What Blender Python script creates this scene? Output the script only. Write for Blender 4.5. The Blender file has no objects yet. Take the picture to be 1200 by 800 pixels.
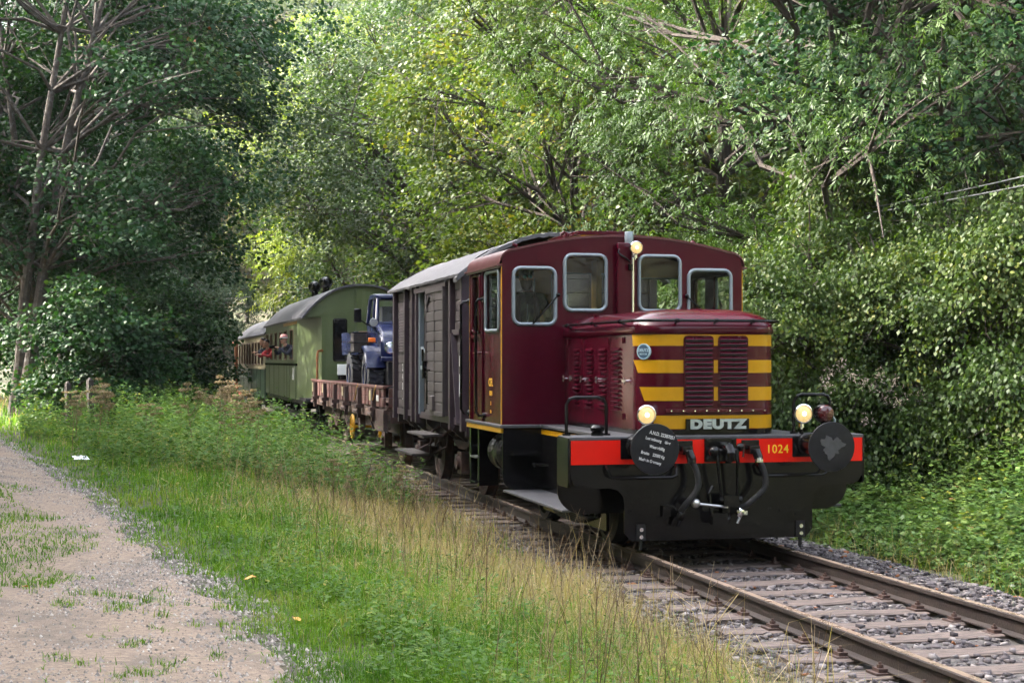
import bpy, bmesh, math, random
import numpy as np
from mathutils import Vector, Matrix

SC = bpy.context.scene
COL = SC.collection
R = math.radians
random.seed(5)
RNG = np.random.default_rng(11)

# ------------------------------------------------------------------ camera
CAM_LOC = (-5.58, -14.19, 1.86)          # metres; track runs along +Y, rail tops at z = 0
YAW = R(13.3)
FPX = 1900.0                             # focal length in pixels of the 1200 px wide photograph
cam_data = bpy.data.cameras.new('camera')
cam_data.sensor_width = 36.0
cam_data.lens = 36.0 * FPX / 1200.0
cam_data.clip_end = 2000.0
cam = bpy.data.objects.new('camera', cam_data)
COL.objects.link(cam)
cam.location = CAM_LOC
cam.rotation_euler = (R(90) + math.atan(22.0 / FPX), 0, -YAW)
SC.camera = cam

# ------------------------------------------------------------------ world, sun, exposure
SUN_EL, SUN_AZ = R(40), R(-66)           # azimuth clockwise from +Y: the sun stands to the left, a little ahead
world = bpy.data.worlds.new('World')
SC.world = world
world.use_nodes = True
wn = world.node_tree
wn.nodes.clear()
w_out = wn.nodes.new('ShaderNodeOutputWorld')
w_bg = wn.nodes.new('ShaderNodeBackground')
w_sky = wn.nodes.new('ShaderNodeTexSky')
w_sky.sky_type = 'NISHITA'
w_sky.sun_disc = False
w_sky.sun_elevation = SUN_EL
w_sky.sun_rotation = SUN_AZ
w_sky.air_density = 1.0
w_sky.dust_density = 7.0
w_sky.ozone_density = 0.3
w_bg.inputs['Strength'].default_value = 0.15
w_hs = wn.nodes.new('ShaderNodeHueSaturation')   # hazy, partly clouded sky: paler blue than a clear one
w_hs.inputs['Saturation'].default_value = 0.45
wn.links.new(w_sky.outputs[0], w_hs.inputs['Color'])
wn.links.new(w_hs.outputs[0], w_bg.inputs[0])
wn.links.new(w_bg.outputs[0], w_out.inputs[0])
sun_data = bpy.data.lights.new('sun', 'SUN')
sun_data.energy = 2.0
sun_data.angle = R(0.6)
sun_data.color = (1.0, 0.93, 0.80)
sun = bpy.data.objects.new('sun', sun_data)
COL.objects.link(sun)
to_sun = Vector((math.sin(SUN_AZ) * math.cos(SUN_EL), math.cos(SUN_AZ) * math.cos(SUN_EL), math.sin(SUN_EL)))
sun.rotation_euler = to_sun.to_track_quat('Z', 'Y').to_euler()
sun.location = (-30, 10, 40)
vs = SC.view_settings
vs.view_transform = 'Standard'
vs.look = 'None'
vs.exposure = 3.45
vs.gamma = 1.0
vs.use_curve_mapping = False
SC.render.engine = 'CYCLES'
cy = SC.cycles
cy.max_bounces = 7
cy.diffuse_bounces = 3
cy.glossy_bounces = 3
cy.transmission_bounces = 4
cy.transparent_max_bounces = 10
cy.caustics_reflective = False
cy.caustics_refractive = False
cy.sample_clamp_indirect = 6.0
cy.use_denoising = True
cy.use_adaptive_sampling = True
cy.adaptive_threshold = 0.02

# ------------------------------------------------------------------ pixel -> place helpers (the photograph is 1200 x 800)
FW = (math.sin(YAW), math.cos(YAW)); RT = (math.cos(YAW), -math.sin(YAW))
def ray(px, py):
    u = (px - 600) / FPX; v = (422 - py) / FPX
    return (FW[0] + u * RT[0], FW[1] + u * RT[1], v)
def at_depth(px, Z, py=422):
    d = ray(px, py)
    return (CAM_LOC[0] + d[0] * Z, CAM_LOC[1] + d[1] * Z, CAM_LOC[2] + d[2] * Z)
def on_ground(px, py, z):
    d = ray(px, py); t = (z - CAM_LOC[2]) / d[2]
    return (CAM_LOC[0] + d[0] * t, CAM_LOC[1] + d[1] * t)

# ------------------------------------------------------------------ materials
MATS = {}
def nd(nt, typ, **kw):
    n = nt.nodes.new(typ)
    for k, v in kw.items(): setattr(n, k, v)
    return n
def pm(name, col, rough=0.5, metal=0.0, var=0.12, scale=4.0, bump=0.0, bscale=40.0, coat=0.0, spec=0.5,
       wear=None, wear_amt=0.5, wear_scale=6.0, streak=False, grain=False, emit=None, emit_s=0.0, rvar=0.1):
    m = bpy.data.materials.new(name); m.use_nodes = True
    nt = m.node_tree; b = nt.nodes['Principled BSDF']
    tc = nd(nt, 'ShaderNodeTexCoord')
    mp = nd(nt, 'ShaderNodeMapping')
    nt.links.new(tc.outputs['Object'], mp.inputs[0])
    if grain: mp.inputs['Scale'].default_value = (0.07, 1, 1)
    if streak: mp.inputs['Scale'].default_value = (1, 1, 0.12)
    n1 = nd(nt, 'ShaderNodeTexNoise'); n1.inputs['Scale'].default_value = scale; n1.inputs['Detail'].default_value = 6
    n1.inputs['Roughness'].default_value = 0.65
    nt.links.new(mp.outputs[0], n1.inputs['Vector'])
    rp = nd(nt, 'ShaderNodeMapRange')
    rp.inputs['From Min'].default_value = 0.3; rp.inputs['From Max'].default_value = 0.7
    nt.links.new(n1.outputs['Fac'], rp.inputs['Value'])
    mx = nd(nt, 'ShaderNodeMix', data_type='RGBA')
    mx.inputs[6].default_value = (*[c * (1 - var) for c in col], 1)
    mx.inputs[7].default_value = (*[min(1, c * (1 + var)) for c in col], 1)
    nt.links.new(rp.outputs[0], mx.inputs[0])
    out = mx.outputs[2]
    if wear is not None:
        n2 = nd(nt, 'ShaderNodeTexNoise'); n2.inputs['Scale'].default_value = wear_scale; n2.inputs['Detail'].default_value = 8
        n2.inputs['Roughness'].default_value = 0.72
        nt.links.new(mp.outputs[0], n2.inputs['Vector'])
        cr = nd(nt, 'ShaderNodeMapRange')
        cr.inputs['From Min'].default_value = 0.62 - 0.25 * wear_amt; cr.inputs['From Max'].default_value = 0.75 - 0.2 * wear_amt
        nt.links.new(n2.outputs['Fac'], cr.inputs['Value'])
        m2 = nd(nt, 'ShaderNodeMix', data_type='RGBA')
        m2.inputs[7].default_value = (*wear, 1)
        nt.links.new(out, m2.inputs[6]); nt.links.new(cr.outputs[0], m2.inputs[0])
        out = m2.outputs[2]
    nt.links.new(out, b.inputs['Base Color'])
    rr = nd(nt, 'ShaderNodeMapRange')
    rr.inputs['To Min'].default_value = max(0.02, rough - rvar); rr.inputs['To Max'].default_value = min(1, rough + rvar)
    nt.links.new(n1.outputs['Fac'], rr.inputs['Value']); nt.links.new(rr.outputs[0], b.inputs['Roughness'])
    b.inputs['Metallic'].default_value = metal
    b.inputs['Specular IOR Level'].default_value = spec
    b.inputs['Coat Weight'].default_value = coat
    b.inputs['Coat Roughness'].default_value = 0.06
    if bump:
        n3 = nd(nt, 'ShaderNodeTexNoise'); n3.inputs['Scale'].default_value = bscale; n3.inputs['Detail'].default_value = 5
        nt.links.new(mp.outputs[0], n3.inputs['Vector'])
        bp = nd(nt, 'ShaderNodeBump'); bp.inputs['Strength'].default_value = bump; bp.inputs['Distance'].default_value = 0.02
        nt.links.new(n3.outputs['Fac'], bp.inputs['Height']); nt.links.new(bp.outputs[0], b.inputs['Normal'])
    if emit:
        b.inputs['Emission Color'].default_value = (*emit, 1); b.inputs['Emission Strength'].default_value = emit_s
    MATS[name] = m
    return m

def attr_mat(name, stops, rough=0.6, trans=0.35, spec=0.25, tint=(1.15, 1.2, 0.5)):
    """foliage / stones: colour from the per-piece 'rnd' attribute through a colour ramp, part of the light passes through"""
    m = bpy.data.materials.new(name); m.use_nodes = True
    nt = m.node_tree; b = nt.nodes['Principled BSDF']; o = nt.nodes['Material Output']
    at = nd(nt, 'ShaderNodeAttribute', attribute_name='rnd')
    cr = nd(nt, 'ShaderNodeValToRGB')
    el = cr.color_ramp.elements
    while len(el) < len(stops): el.new(0.5)
    for e, (p, c) in zip(el, stops):
        e.position = p; e.color = (*c, 1)
    nt.links.new(at.outputs['Fac'], cr.inputs[0])
    nt.links.new(cr.outputs[0], b.inputs['Base Color'])
    b.inputs['Roughness'].default_value = rough
    b.inputs['Specular IOR Level'].default_value = spec
    if trans > 0:
        t = nd(nt, 'ShaderNodeBsdfTranslucent')
        mu = nd(nt, 'ShaderNodeMix', data_type='RGBA', blend_type='MULTIPLY'); mu.inputs[0].default_value = 1
        mu.inputs[7].default_value = (*tint, 1)
        nt.links.new(cr.outputs[0], mu.inputs[6]); nt.links.new(mu.outputs[2], t.inputs[0])
        ms = nd(nt, 'ShaderNodeMixShader'); ms.inputs[0].default_value = trans
        nt.links.new(b.outputs[0], ms.inputs[1]); nt.links.new(t.outputs[0], ms.inputs[2])
        nt.links.new(ms.outputs[0], o.inputs['Surface'])
    MATS[name] = m
    return m

def glass_mat(name, tint=(0.75, 0.8, 0.78), refl=1.0):
    m = bpy.data.materials.new(name); m.use_nodes = True
    nt = m.node_tree; nt.nodes.remove(nt.nodes['Principled BSDF']); o = nt.nodes['Material Output']
    tr = nd(nt, 'ShaderNodeBsdfTransparent'); tr.inputs[0].default_value = (*tint, 1)
    gl = nd(nt, 'ShaderNodeBsdfGlossy'); gl.inputs['Roughness'].default_value = 0.02
    fr = nd(nt, 'ShaderNodeFresnel'); fr.inputs[0].default_value = 1.5
    ml = nd(nt, 'ShaderNodeMath', operation='MULTIPLY'); ml.inputs[1].default_value = refl
    ms = nd(nt, 'ShaderNodeMixShader')
    nt.links.new(fr.outputs[0], ml.inputs[0]); nt.links.new(ml.outputs[0], ms.inputs[0])
    nt.links.new(tr.outputs[0], ms.inputs[1]); nt.links.new(gl.outputs[0], ms.inputs[2])
    nt.links.new(ms.outputs[0], o.inputs['Surface'])
    MATS[name] = m
    return m

# locomotive
pm('maroon', (0.0459, 0.0009, 0.0070), 0.16, var=0.12, scale=2.5, rvar=0.06, spec=0.25, bump=0.02, bscale=3)
pm('maroon_sky_sheen', (0.0920, 0.0240, 0.0288), 0.35, var=0.15, coat=0.1, spec=0.4)  # cab roof maroon paled towards pink: sky reflection put into the colour
pm('yellow', (0.3960, 0.2025, 0.0036), 0.35, var=0.08, scale=6, spec=0.25)
pm('red', (0.62, 0.010, 0.003), 0.35, var=0.06, scale=3, spec=0.2)
pm('black', (0.004, 0.0037, 0.004), 0.17, var=0.3, scale=5, rvar=0.08, spec=0.22, bump=0.03, bscale=25)
pm('black_matt', (0.008, 0.0075, 0.0075), 0.6, spec=0.25, var=0.35, scale=8)
pm('footplate', (0.0413, 0.0413, 0.0465), 0.55, var=0.3, scale=9, bump=0.15, bscale=150)
pm('rubber', (0.012, 0.012, 0.013), 0.6, spec=0.3, var=0.3, scale=12, bump=0.1, bscale=80)
pm('steel', (0.45, 0.45, 0.46), 0.35, metal=0.9, var=0.2, scale=20)
pm('chrome', (0.72, 0.72, 0.74), 0.14, metal=1.0, var=0.05)
pm('frame_silver', (0.2040, 0.2422, 0.2720), 0.4, metal=0.35, var=0.1)
pm('ochre', (0.30, 0.17, 0.04), 0.55, var=0.15, scale=5)
pm('white_paint', (0.5, 0.5, 0.5), 0.5, var=0.08)
pm('silver_letter', (0.30, 0.34, 0.32), 0.4, metal=0.3, var=0.2, scale=15)
pm('badge_blue', (0.02, 0.05, 0.085), 0.35, var=0.15)
pm('badge_light', (0.30, 0.42, 0.48), 0.4, var=0.15)
pm('buffer_face', (0.007, 0.007, 0.010), 0.4, spec=0.25, var=0.4, scale=14, bump=0.06, bscale=60, wear=(0.014, 0.014, 0.018), wear_amt=0.15, wear_scale=12)
pm('buffer_worn', (0.035, 0.035, 0.040), 0.5, var=0.3, scale=20)
pm('lamp_red', (0.05, 0.004, 0.005), 0.2, var=0.1, coat=0.5)
pm('lamp_lit', (0.45, 0.33, 0.16), 0.3, var=0.3, scale=30, emit=(1.0, 0.66, 0.25), emit_s=0.07)
pm('lamp_core', (.5, 0.45, 0.35), 0.3, var=0.0, emit=(1.0, 0.86, 0.6), emit_s=0.5)
glass_mat('glass', (0.90, 0.93, 0.90), 0.5)
glass_mat('glass_dark', (0.30, 0.33, 0.32), 0.6)
# wagons
pm('wagon_brown', (0.0420, 0.0280, 0.0315), 0.6, var=0.35, scale=5, streak=True, bump=0.2, bscale=30, wear=(0.0700, 0.0595, 0.0560), wear_amt=0.35)
pm('plank_brown', (0.0459, 0.0336, 0.0353), 0.7, var=0.3, scale=7, bump=0.3, bscale=45, wear=(0.0656, 0.0525, 0.0492), wear_amt=0.35)
pm('door_grey', (0.0459, 0.0357, 0.0357), 0.65, var=0.25, scale=6, streak=True, bump=0.2, bscale=40, wear=(0.0663, 0.0553, 0.0527), wear_amt=0.35)
pm('purple_steel', (0.0306, 0.0161, 0.0238), 0.5, var=0.3, scale=6, wear=(0.0467, 0.0340, 0.0357), wear_amt=0.2)
pm('roof_felt', (0.078, 0.075, 0.082), 0.75, var=0.22, scale=5, bump=0.5, bscale=9, wear=(0.052, 0.049, 0.052), wear_amt=0.4)
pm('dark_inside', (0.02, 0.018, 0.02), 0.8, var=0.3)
pm('rust_board', (0.1080, 0.0346, 0.0288), 0.7, var=0.4, scale=6, bump=0.3, bscale=40, wear=(0.0612, 0.0396, 0.0324), wear_amt=0.6, wear_scale=9)
pm('rust_wood', (0.1190, 0.0700, 0.0525), 0.8, var=0.4, scale=8, bump=0.4, bscale=35, wear=(0.0630, 0.0420, 0.0350), wear_amt=0.55)
pm('rust_iron', (0.0488, 0.0228, 0.0182), 0.75, var=0.45, scale=10, bump=0.3, bscale=50, wear=(0.0260, 0.0182, 0.0163), wear_amt=0.5)
pm('tarp_blue', (0.02, 0.035, 0.25), 0.45, var=0.3, scale=4, bump=0.3, bscale=8)
# coaches
pm('coach_green', (0.0651, 0.0925, 0.0311), 0.42, var=0.14, scale=3, streak=True, coat=0.15, bump=0.05, bscale=10, wear=(0.0888, 0.1110, 0.0555), wear_amt=0.2, wear_scale=3)
pm('coach_dark_green', (0.0176, 0.0496, 0.0272), 0.4, var=0.25, scale=3, streak=True, coat=0.2, wear=(0.0480, 0.0800, 0.0520), wear_amt=0.25)
pm('coach_cream', (0.2880, 0.2480, 0.1520), 0.5, var=0.12, scale=4, streak=True)
pm('coach_roof', (0.0562, 0.0540, 0.0675), 0.5, var=0.25, scale=4, bump=0.1, bscale=6)
pm('wood_brown', (0.10, 0.05, 0.03), 0.5, var=0.3, scale=6)
pm('copper_brown', (0.24, 0.09, 0.035), 0.4, metal=0.3, var=0.3, scale=8)
# truck
pm('truck_blue', (0.0075, 0.0120, 0.0465), 0.25, var=0.1, coat=0.2, spec=0.35)
pm('tyre', (0.018, 0.019, 0.024), 0.75, var=0.3, scale=10)
pm('orange_lens', (0.75, 0.16, 0.01), 0.3, var=0.1)
pm('lamp_glass', (0.4340, 0.4620, 0.4760), 0.15, metal=0.6, var=0.2, scale=30)
# track and ground
pm('rail_side', (0.030, 0.020, 0.016), 0.7, var=0.4, scale=10, bump=0.25, bscale=60)
pm('rail_top', (0.34, 0.25, 0.19), 0.28, metal=0.35, var=0.25, scale=4)
pm('sleeper_wood', (0.135, 0.102, 0.088), 0.85, var=0.6, scale=26, bump=1.0, bscale=70, wear=(0.035, 0.028, 0.026), wear_amt=0.5, wear_scale=34, grain=True)
pm('yellow_letter', (0.75, 0.46, 0.02), 0.4, var=0.05)
pm('rusty_iron', (0.065, 0.036, 0.028), 0.75, var=0.4, scale=20, bump=0.2, bscale=80)
pm('ballast_bed', (0.075, 0.066, 0.062), 0.95, var=0.5, scale=30, bump=0.8, bscale=60)
pm('earth', (0.070, 0.060, 0.034), 0.95, var=0.4, scale=5, bump=0.5, bscale=20, wear=(0.05, 0.065, 0.025), wear_amt=0.8, wear_scale=1.5)
pm('path_dirt', (0.285, 0.212, 0.155), 0.95, var=0.34, scale=24.0, bump=1.0, bscale=95, wear=(0.175, 0.138, 0.108), wear_amt=0.55, wear_scale=1.7)
attr_mat('stone_ballast', [(0, (0.035, 0.031, 0.034)), (0.4, (0.085, 0.072, 0.076)), (0.75, (0.15, 0.132, 0.132)), (0.96, (0.24, 0.215, 0.205)), (1, (0.20, 0.08, 0.035))], 0.85, 0, 0.3)
attr_mat('stone_path', [(0, (0.09, 0.08, 0.075)), (0.5, (0.20, 0.175, 0.155)), (0.85, (0.30, 0.265, 0.23)), (1, (0.44, 0.40, 0.35))], 0.85, 0, 0.3)
# foliage
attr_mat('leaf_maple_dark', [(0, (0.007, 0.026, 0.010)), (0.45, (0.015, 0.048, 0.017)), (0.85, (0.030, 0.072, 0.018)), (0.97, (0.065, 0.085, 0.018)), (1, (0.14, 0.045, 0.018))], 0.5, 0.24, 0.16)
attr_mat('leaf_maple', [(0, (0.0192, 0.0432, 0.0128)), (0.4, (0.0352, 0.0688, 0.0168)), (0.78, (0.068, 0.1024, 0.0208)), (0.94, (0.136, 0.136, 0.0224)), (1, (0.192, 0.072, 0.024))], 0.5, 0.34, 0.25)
attr_mat('leaf_maple_yellow', [(0, (0.0272, 0.056, 0.0128)), (0.45, (0.0528, 0.0864, 0.016)), (0.75, (0.1, 0.12, 0.0192)), (0.92, (0.2, 0.176, 0.0208)), (1, (0.184, 0.072, 0.024))], 0.5, 0.36, 0.25)
attr_mat('leaf_ash', [(0, (0.0213, 0.0492, 0.0131)), (0.5, (0.041, 0.082, 0.0172)), (0.9, (0.0754, 0.1189, 0.0221)), (1, (0.1476, 0.1558, 0.0279))], 0.5, 0.36, 0.22)
attr_mat('leaf_locust', [(0, (0.0723, 0.1148, 0.0213)), (0.5, (0.1318, 0.1742, 0.0281)), (0.9, (0.204, 0.2295, 0.0357)), (1, (0.2805, 0.255, 0.0425))], 0.5, 0.4, 0.22)
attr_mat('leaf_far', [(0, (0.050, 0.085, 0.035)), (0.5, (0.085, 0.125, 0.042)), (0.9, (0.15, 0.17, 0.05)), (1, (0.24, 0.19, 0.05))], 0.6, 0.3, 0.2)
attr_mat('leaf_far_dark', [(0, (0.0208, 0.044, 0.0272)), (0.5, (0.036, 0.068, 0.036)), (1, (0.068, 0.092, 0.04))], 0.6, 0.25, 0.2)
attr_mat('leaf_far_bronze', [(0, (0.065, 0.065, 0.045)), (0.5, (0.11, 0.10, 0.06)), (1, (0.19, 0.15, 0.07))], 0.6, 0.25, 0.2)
attr_mat('leaf_vine', [(0, (0.0153, 0.0374, 0.0102)), (0.45, (0.0382, 0.0714, 0.0153)), (0.8, (0.0748, 0.1105, 0.0229)), (1, (0.17, 0.17, 0.0382))], 0.5, 0.34, 0.22)
attr_mat('leaf_bramble', [(0, (0.034, 0.085, 0.022)), (0.5, (0.085, 0.155, 0.036)), (0.82, (0.17, 0.235, 0.06)), (0.94, (0.34, 0.30, 0.035)), (1, (0.25, 0.14, 0.07))], 0.4, 0.3, 0.4)
attr_mat('seed_fluff', [(0, (0.20, 0.17, 0.14)), (1, (0.36, 0.30, 0.26))], 0.9, 0.3, 0.1, (1, 1, 1))
attr_mat('grass_mix', [(0, (0.048, 0.130, 0.010)), (0.35, (0.110, 0.235, 0.016)), (0.58, (0.190, 0.310, 0.030)), (0.70, (0.26, 0.28, 0.065)), (0.80, (0.35, 0.28, 0.13)), (1, (0.48, 0.37, 0.22))], 0.55, 0.38, 0.2)
attr_mat('weed_green', [(0, (0.040, 0.098, 0.022)), (0.5, (0.082, 0.160, 0.034)), (0.85, (0.145, 0.225, 0.055)), (0.95, (0.28, 0.28, 0.05)), (1, (0.36, 0.29, 0.11))], 0.6, 0.36, 0.10)
attr_mat('dry_weed', [(0, (0.085, 0.05, 0.03)), (0.4, (0.17, 0.11, 0.065)), (0.75, (0.32, 0.235, 0.14)), (1, (0.46, 0.37, 0.24))], 0.8, 0.2, 0.2, (1, 0.9, 0.7))
attr_mat('umbel_flower', [(0, (0.10, 0.12, 0.04)), (0.4, (0.19, 0.17, 0.075)), (0.8, (0.28, 0.20, 0.13)), (1, (0.38, 0.28, 0.21))], 0.8, 0.2, 0.2, (1, 0.9, 0.7))
pm('bark_grey', (0.060, 0.048, 0.040), 0.9, var=0.5, scale=7, bump=0.8, bscale=25, wear=(0.16, 0.155, 0.15), wear_amt=0.35, wear_scale=6)
pm('bark_brown', (0.042, 0.031, 0.025), 0.9, var=0.4, scale=8, bump=0.8, bscale=25)
pm('bark_mossy', (0.12, 0.085, 0.045), 0.9, var=0.4, scale=8, bump=0.7, bscale=25, wear=(0.06, 0.07, 0.025), wear_amt=0.5)
pm('old_wood', (0.0382, 0.0306, 0.0272), 0.85, var=0.4, scale=9, bump=0.4, bscale=40)
pm('wire', (0.10, 0.105, 0.11), 0.5, var=0.1)
pm('paper', (0.75, 0.76, 0.76), 0.7, var=0.08)
pm('yellow_leaf', (0.55, 0.27, 0.03), 0.6, var=0.35, scale=30)
# people
pm('skin', (0.42, 0.22, 0.15), 0.5, var=0.1, scale=15)
pm('skin_tan', (0.40, 0.20, 0.12), 0.5, var=0.15, scale=15)
pm('camo', (0.06, 0.075, 0.04), 0.85, var=0.4, scale=14, wear=(0.012, 0.014, 0.012), wear_amt=0.7, wear_scale=11)
pm('vest_brown', (0.045, 0.03, 0.022), 0.85, var=0.3)
pm('beard_grey', (0.10, 0.08, 0.065), 0.9, var=0.4, scale=40)
pm('hair_dark', (0.018, 0.013, 0.011), 0.6, var=0.3)
pm('cap_pink', (0.55, 0.25, 0.23), 0.8, var=0.1)
pm('cloth_navy', (0.02, 0.022, 0.04), 0.8, var=0.2)
pm('cloth_red', (0.45, 0.03, 0.04), 0.8, var=0.15)
pm('cloth_white', (0.62, 0.60, 0.60), 0.8, var=0.1)
pm('lens_blue', (0.03, 0.20, 0.24), 0.12, metal=0.6, var=0.3, scale=50)
# ------------------------------------------------------------------ object helpers
def props(o, label=None, cat=None, group=None, kind=None):
    if label: o['label'] = label
    if cat: o['category'] = cat
    if group: o['group'] = group
    if kind: o['kind'] = kind
    return o
def thing(name, label, cat, loc=(0, 0, 0), group=None, kind=None):
    o = bpy.data.objects.new(name, None)
    COL.objects.link(o); o.location = loc; o.empty_display_size = 0.2
    return props(o, label, cat, group, kind)
def wloc(o):
    v = Vector((0, 0, 0))
    while o is not None:
        v += o.location; o = o.parent
    return v
def link(name, me, mat=None, parent=None, loc=(0, 0, 0), rot=None):
    o = bpy.data.objects.new(name, me); COL.objects.link(o)
    if mat and len(me.materials) == 0: me.materials.append(MATS[mat])
    if parent is not None: o.parent = parent
    o.location = loc
    if rot is not None: o.rotation_euler = rot
    return o
def piece(name, me, parent, world_loc, rot=None):
    """one of many alike pieces: shares mesh data, stands at world_loc under parent"""
    return link(name, me, None, parent, Vector(world_loc) - wloc(parent), rot)
def np_mesh(name, V, F, rnd=None, mat=None, smooth=False):
    V = np.ascontiguousarray(V, dtype=np.float32); F = np.ascontiguousarray(F, dtype=np.int32)
    me = bpy.data.meshes.new(name)
    n, k = F.shape
    me.vertices.add(len(V)); me.vertices.foreach_set('co', V.ravel())
    me.loops.add(n * k); me.loops.foreach_set('vertex_index', F.ravel())
    me.polygons.add(n); me.polygons.foreach_set('loop_start', np.arange(0, n * k, k, dtype=np.int32))
    if smooth: me.polygons.foreach_set('use_smooth', np.ones(n, dtype=bool))
    me.update(calc_edges=True)
    if rnd is not None:
        a = me.attributes.new('rnd', 'FLOAT', 'FACE'); a.data.foreach_set('value', np.ascontiguousarray(rnd, dtype=np.float32))
    if mat: me.materials.append(MATS[mat])
    return me

class MB:
    def __init__(s): s.v = []; s.f = []
    def add(s, verts, faces):
        o = len(s.v); s.v += [tuple(p) for p in verts]; s.f += [tuple(i + o for i in f) for f in faces]; return s
    def box(s, x0, x1, y0, y1, z0, z1):
        return s.add([(x0, y0, z0), (x1, y0, z0), (x1, y1, z0), (x0, y1, z0), (x0, y0, z1), (x1, y0, z1), (x1, y1, z1), (x0, y1, z1)],
                     [(3, 2, 1, 0), (4, 5, 6, 7), (0, 1, 5, 4), (1, 2, 6, 5), (2, 3, 7, 6), (3, 0, 4, 7)])
    def obox(s, c, size, rot):
        m = Matrix.Translation(c) @ rot.to_4x4()
        hx, hy, hz = (k / 2 for k in size)
        vs_ = [m @ Vector(p) for p in [(-hx, -hy, -hz), (hx, -hy, -hz), (hx, hy, -hz), (-hx, hy, -hz), (-hx, -hy, hz), (hx, -hy, hz), (hx, hy, hz), (-hx, hy, hz)]]
        return s.add(vs_, [(3, 2, 1, 0), (4, 5, 6, 7), (0, 1, 5, 4), (1, 2, 6, 5), (2, 3, 7, 6), (3, 0, 4, 7)])
    def bar(s, p0, p1, w, h, up=(0, 0, 1)):
        p0, p1 = Vector(p0), Vector(p1); d = p1 - p0; L = d.length; d.normalize()
        u = Vector(up); r = d.cross(u)
        if r.length < 1e-4: r = d.cross(Vector((1, 0, 0)))
        r.normalize(); u = r.cross(d)
        rot = Matrix((r, d, u)).transposed()
        return s.obox((p0 + p1) / 2, (w, L, h), rot)
    def prism(s, poly, axis, a0, a1):
        """polygon in the two other axes (in x,y,z order), extruded along axis"""
        n = len(poly)
        def mk(p, a): return {'x': (a, p[0], p[1]), 'y': (p[0], a, p[1]), 'z': (p[0], p[1], a)}[axis]
        vs_ = [mk(p, a0) for p in poly] + [mk(p, a1) for p in poly]
        fs = [tuple(range(n)), tuple(range(2 * n - 1, n - 1, -1))] + [(i, n + i, n + (i + 1) % n, (i + 1) % n) for i in range(n)]
        return s.add(vs_, fs)
    def tube(s, pts, r, n=8, closed=False, cap=True):
        pts = [Vector(p) for p in pts]; m = len(pts)
        rs = r if isinstance(r, (list, tuple)) else [r] * m
        tans = []
        for i in range(m):
            a = pts[(i - 1) % m] if (closed or i > 0) else pts[i]
            b = pts[(i + 1) % m] if (closed or i < m - 1) else pts[i]
            t = b - a
            tans.append(t.normalized() if t.length > 1e-9 else Vector((0, 0, 1)))
        u = tans[0].orthogonal().normalized()
        vs_, fs = [], []
        for i in range(m):
            t = tans[i]; u = u - t * u.dot(t)
            u = u.normalized() if u.length > 1e-6 else t.orthogonal().normalized()
            w = t.cross(u)
            for k in range(n):
                a = 2 * math.pi * k / n
                vs_.append(pts[i] + (u * math.cos(a) + w * math.sin(a)) * rs[i])
        for i in range(m if closed else m - 1):
            j = (i + 1) % m
            for k in range(n): fs.append((i * n + k, i * n + (k + 1) % n, j * n + (k + 1) % n, j * n + k))
        if cap and not closed: fs += [tuple(range(n - 1, -1, -1)), tuple(range((m - 1) * n, m * n))]
        return s.add(vs_, fs)
    def cyl(s, p0, p1, r0, r1=None, n=16): return s.tube([p0, p1], [r0, r0 if r1 is None else r1], n)
    def lathe(s, prof, org, axis=(0, 0, 1), n=24):
        """prof: (radius, distance along axis)"""
        ax = Vector(axis).normalized(); u = ax.orthogonal().normalized(); w = ax.cross(u); org = Vector(org)
        vs_, fs = [], []
        for (r, h) in prof:
            for k in range(n):
                a = 2 * math.pi * k / n
                vs_.append(org + ax * h + (u * math.cos(a) + w * math.sin(a)) * max(r, 1e-4))
        for i in range(len(prof) - 1):
            for k in range(n): fs.append((i * n + k, i * n + (k + 1) % n, (i + 1) * n + (k + 1) % n, (i + 1) * n + k))
        fs += [tuple(range(n - 1, -1, -1)), tuple(range((len(prof) - 1) * n, len(prof) * n))]
        return s.add(vs_, fs)
    def loft(s, rings, closed=True, cap=True):
        n = len(rings[0]); vs_ = [p for r in rings for p in r]; fs = []
        for i in range(len(rings) - 1):
            for k in range(n if closed else n - 1): fs.append((i * n + k, i * n + (k + 1) % n, (i + 1) * n + (k + 1) % n, (i + 1) * n + k))
        if cap: fs += [tuple(range(n - 1, -1, -1)), tuple(range((len(rings) - 1) * n, len(rings) * n))]
        return s.add(vs_, fs)
    def ball(s, c, r, nu=14, nv=9):
        rx, ry, rz = r if isinstance(r, (tuple, list)) else (r, r, r)
        rings = [[(c[0] + rx * math.sin(math.pi * max(0.02, min(0.98, j / nv))) * math.cos(2 * math.pi * k / nu),
                   c[1] + ry * math.sin(math.pi * max(0.02, min(0.98, j / nv))) * math.sin(2 * math.pi * k / nu),
                   c[2] - rz * math.cos(math.pi * max(0.02, min(0.98, j / nv)))) for k in range(nu)] for j in range(nv + 1)]
        return s.loft(rings)
    def mesh(s, name, mat=None, org=(0, 0, 0), smooth=35, recalc=True):
        me = bpy.data.meshes.new(name); o = Vector(org)
        me.from_pydata([Vector(p) - o for p in s.v], [], s.f)
        if recalc:
            bm = bmesh.new(); bm.from_mesh(me); bmesh.ops.recalc_face_normals(bm, faces=bm.faces); bm.to_mesh(me); bm.free()
        if smooth:
            me.shade_smooth(); me.set_sharp_from_angle(angle=R(smooth))
        if mat: me.materials.append(MATS[mat])
        return me
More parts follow.
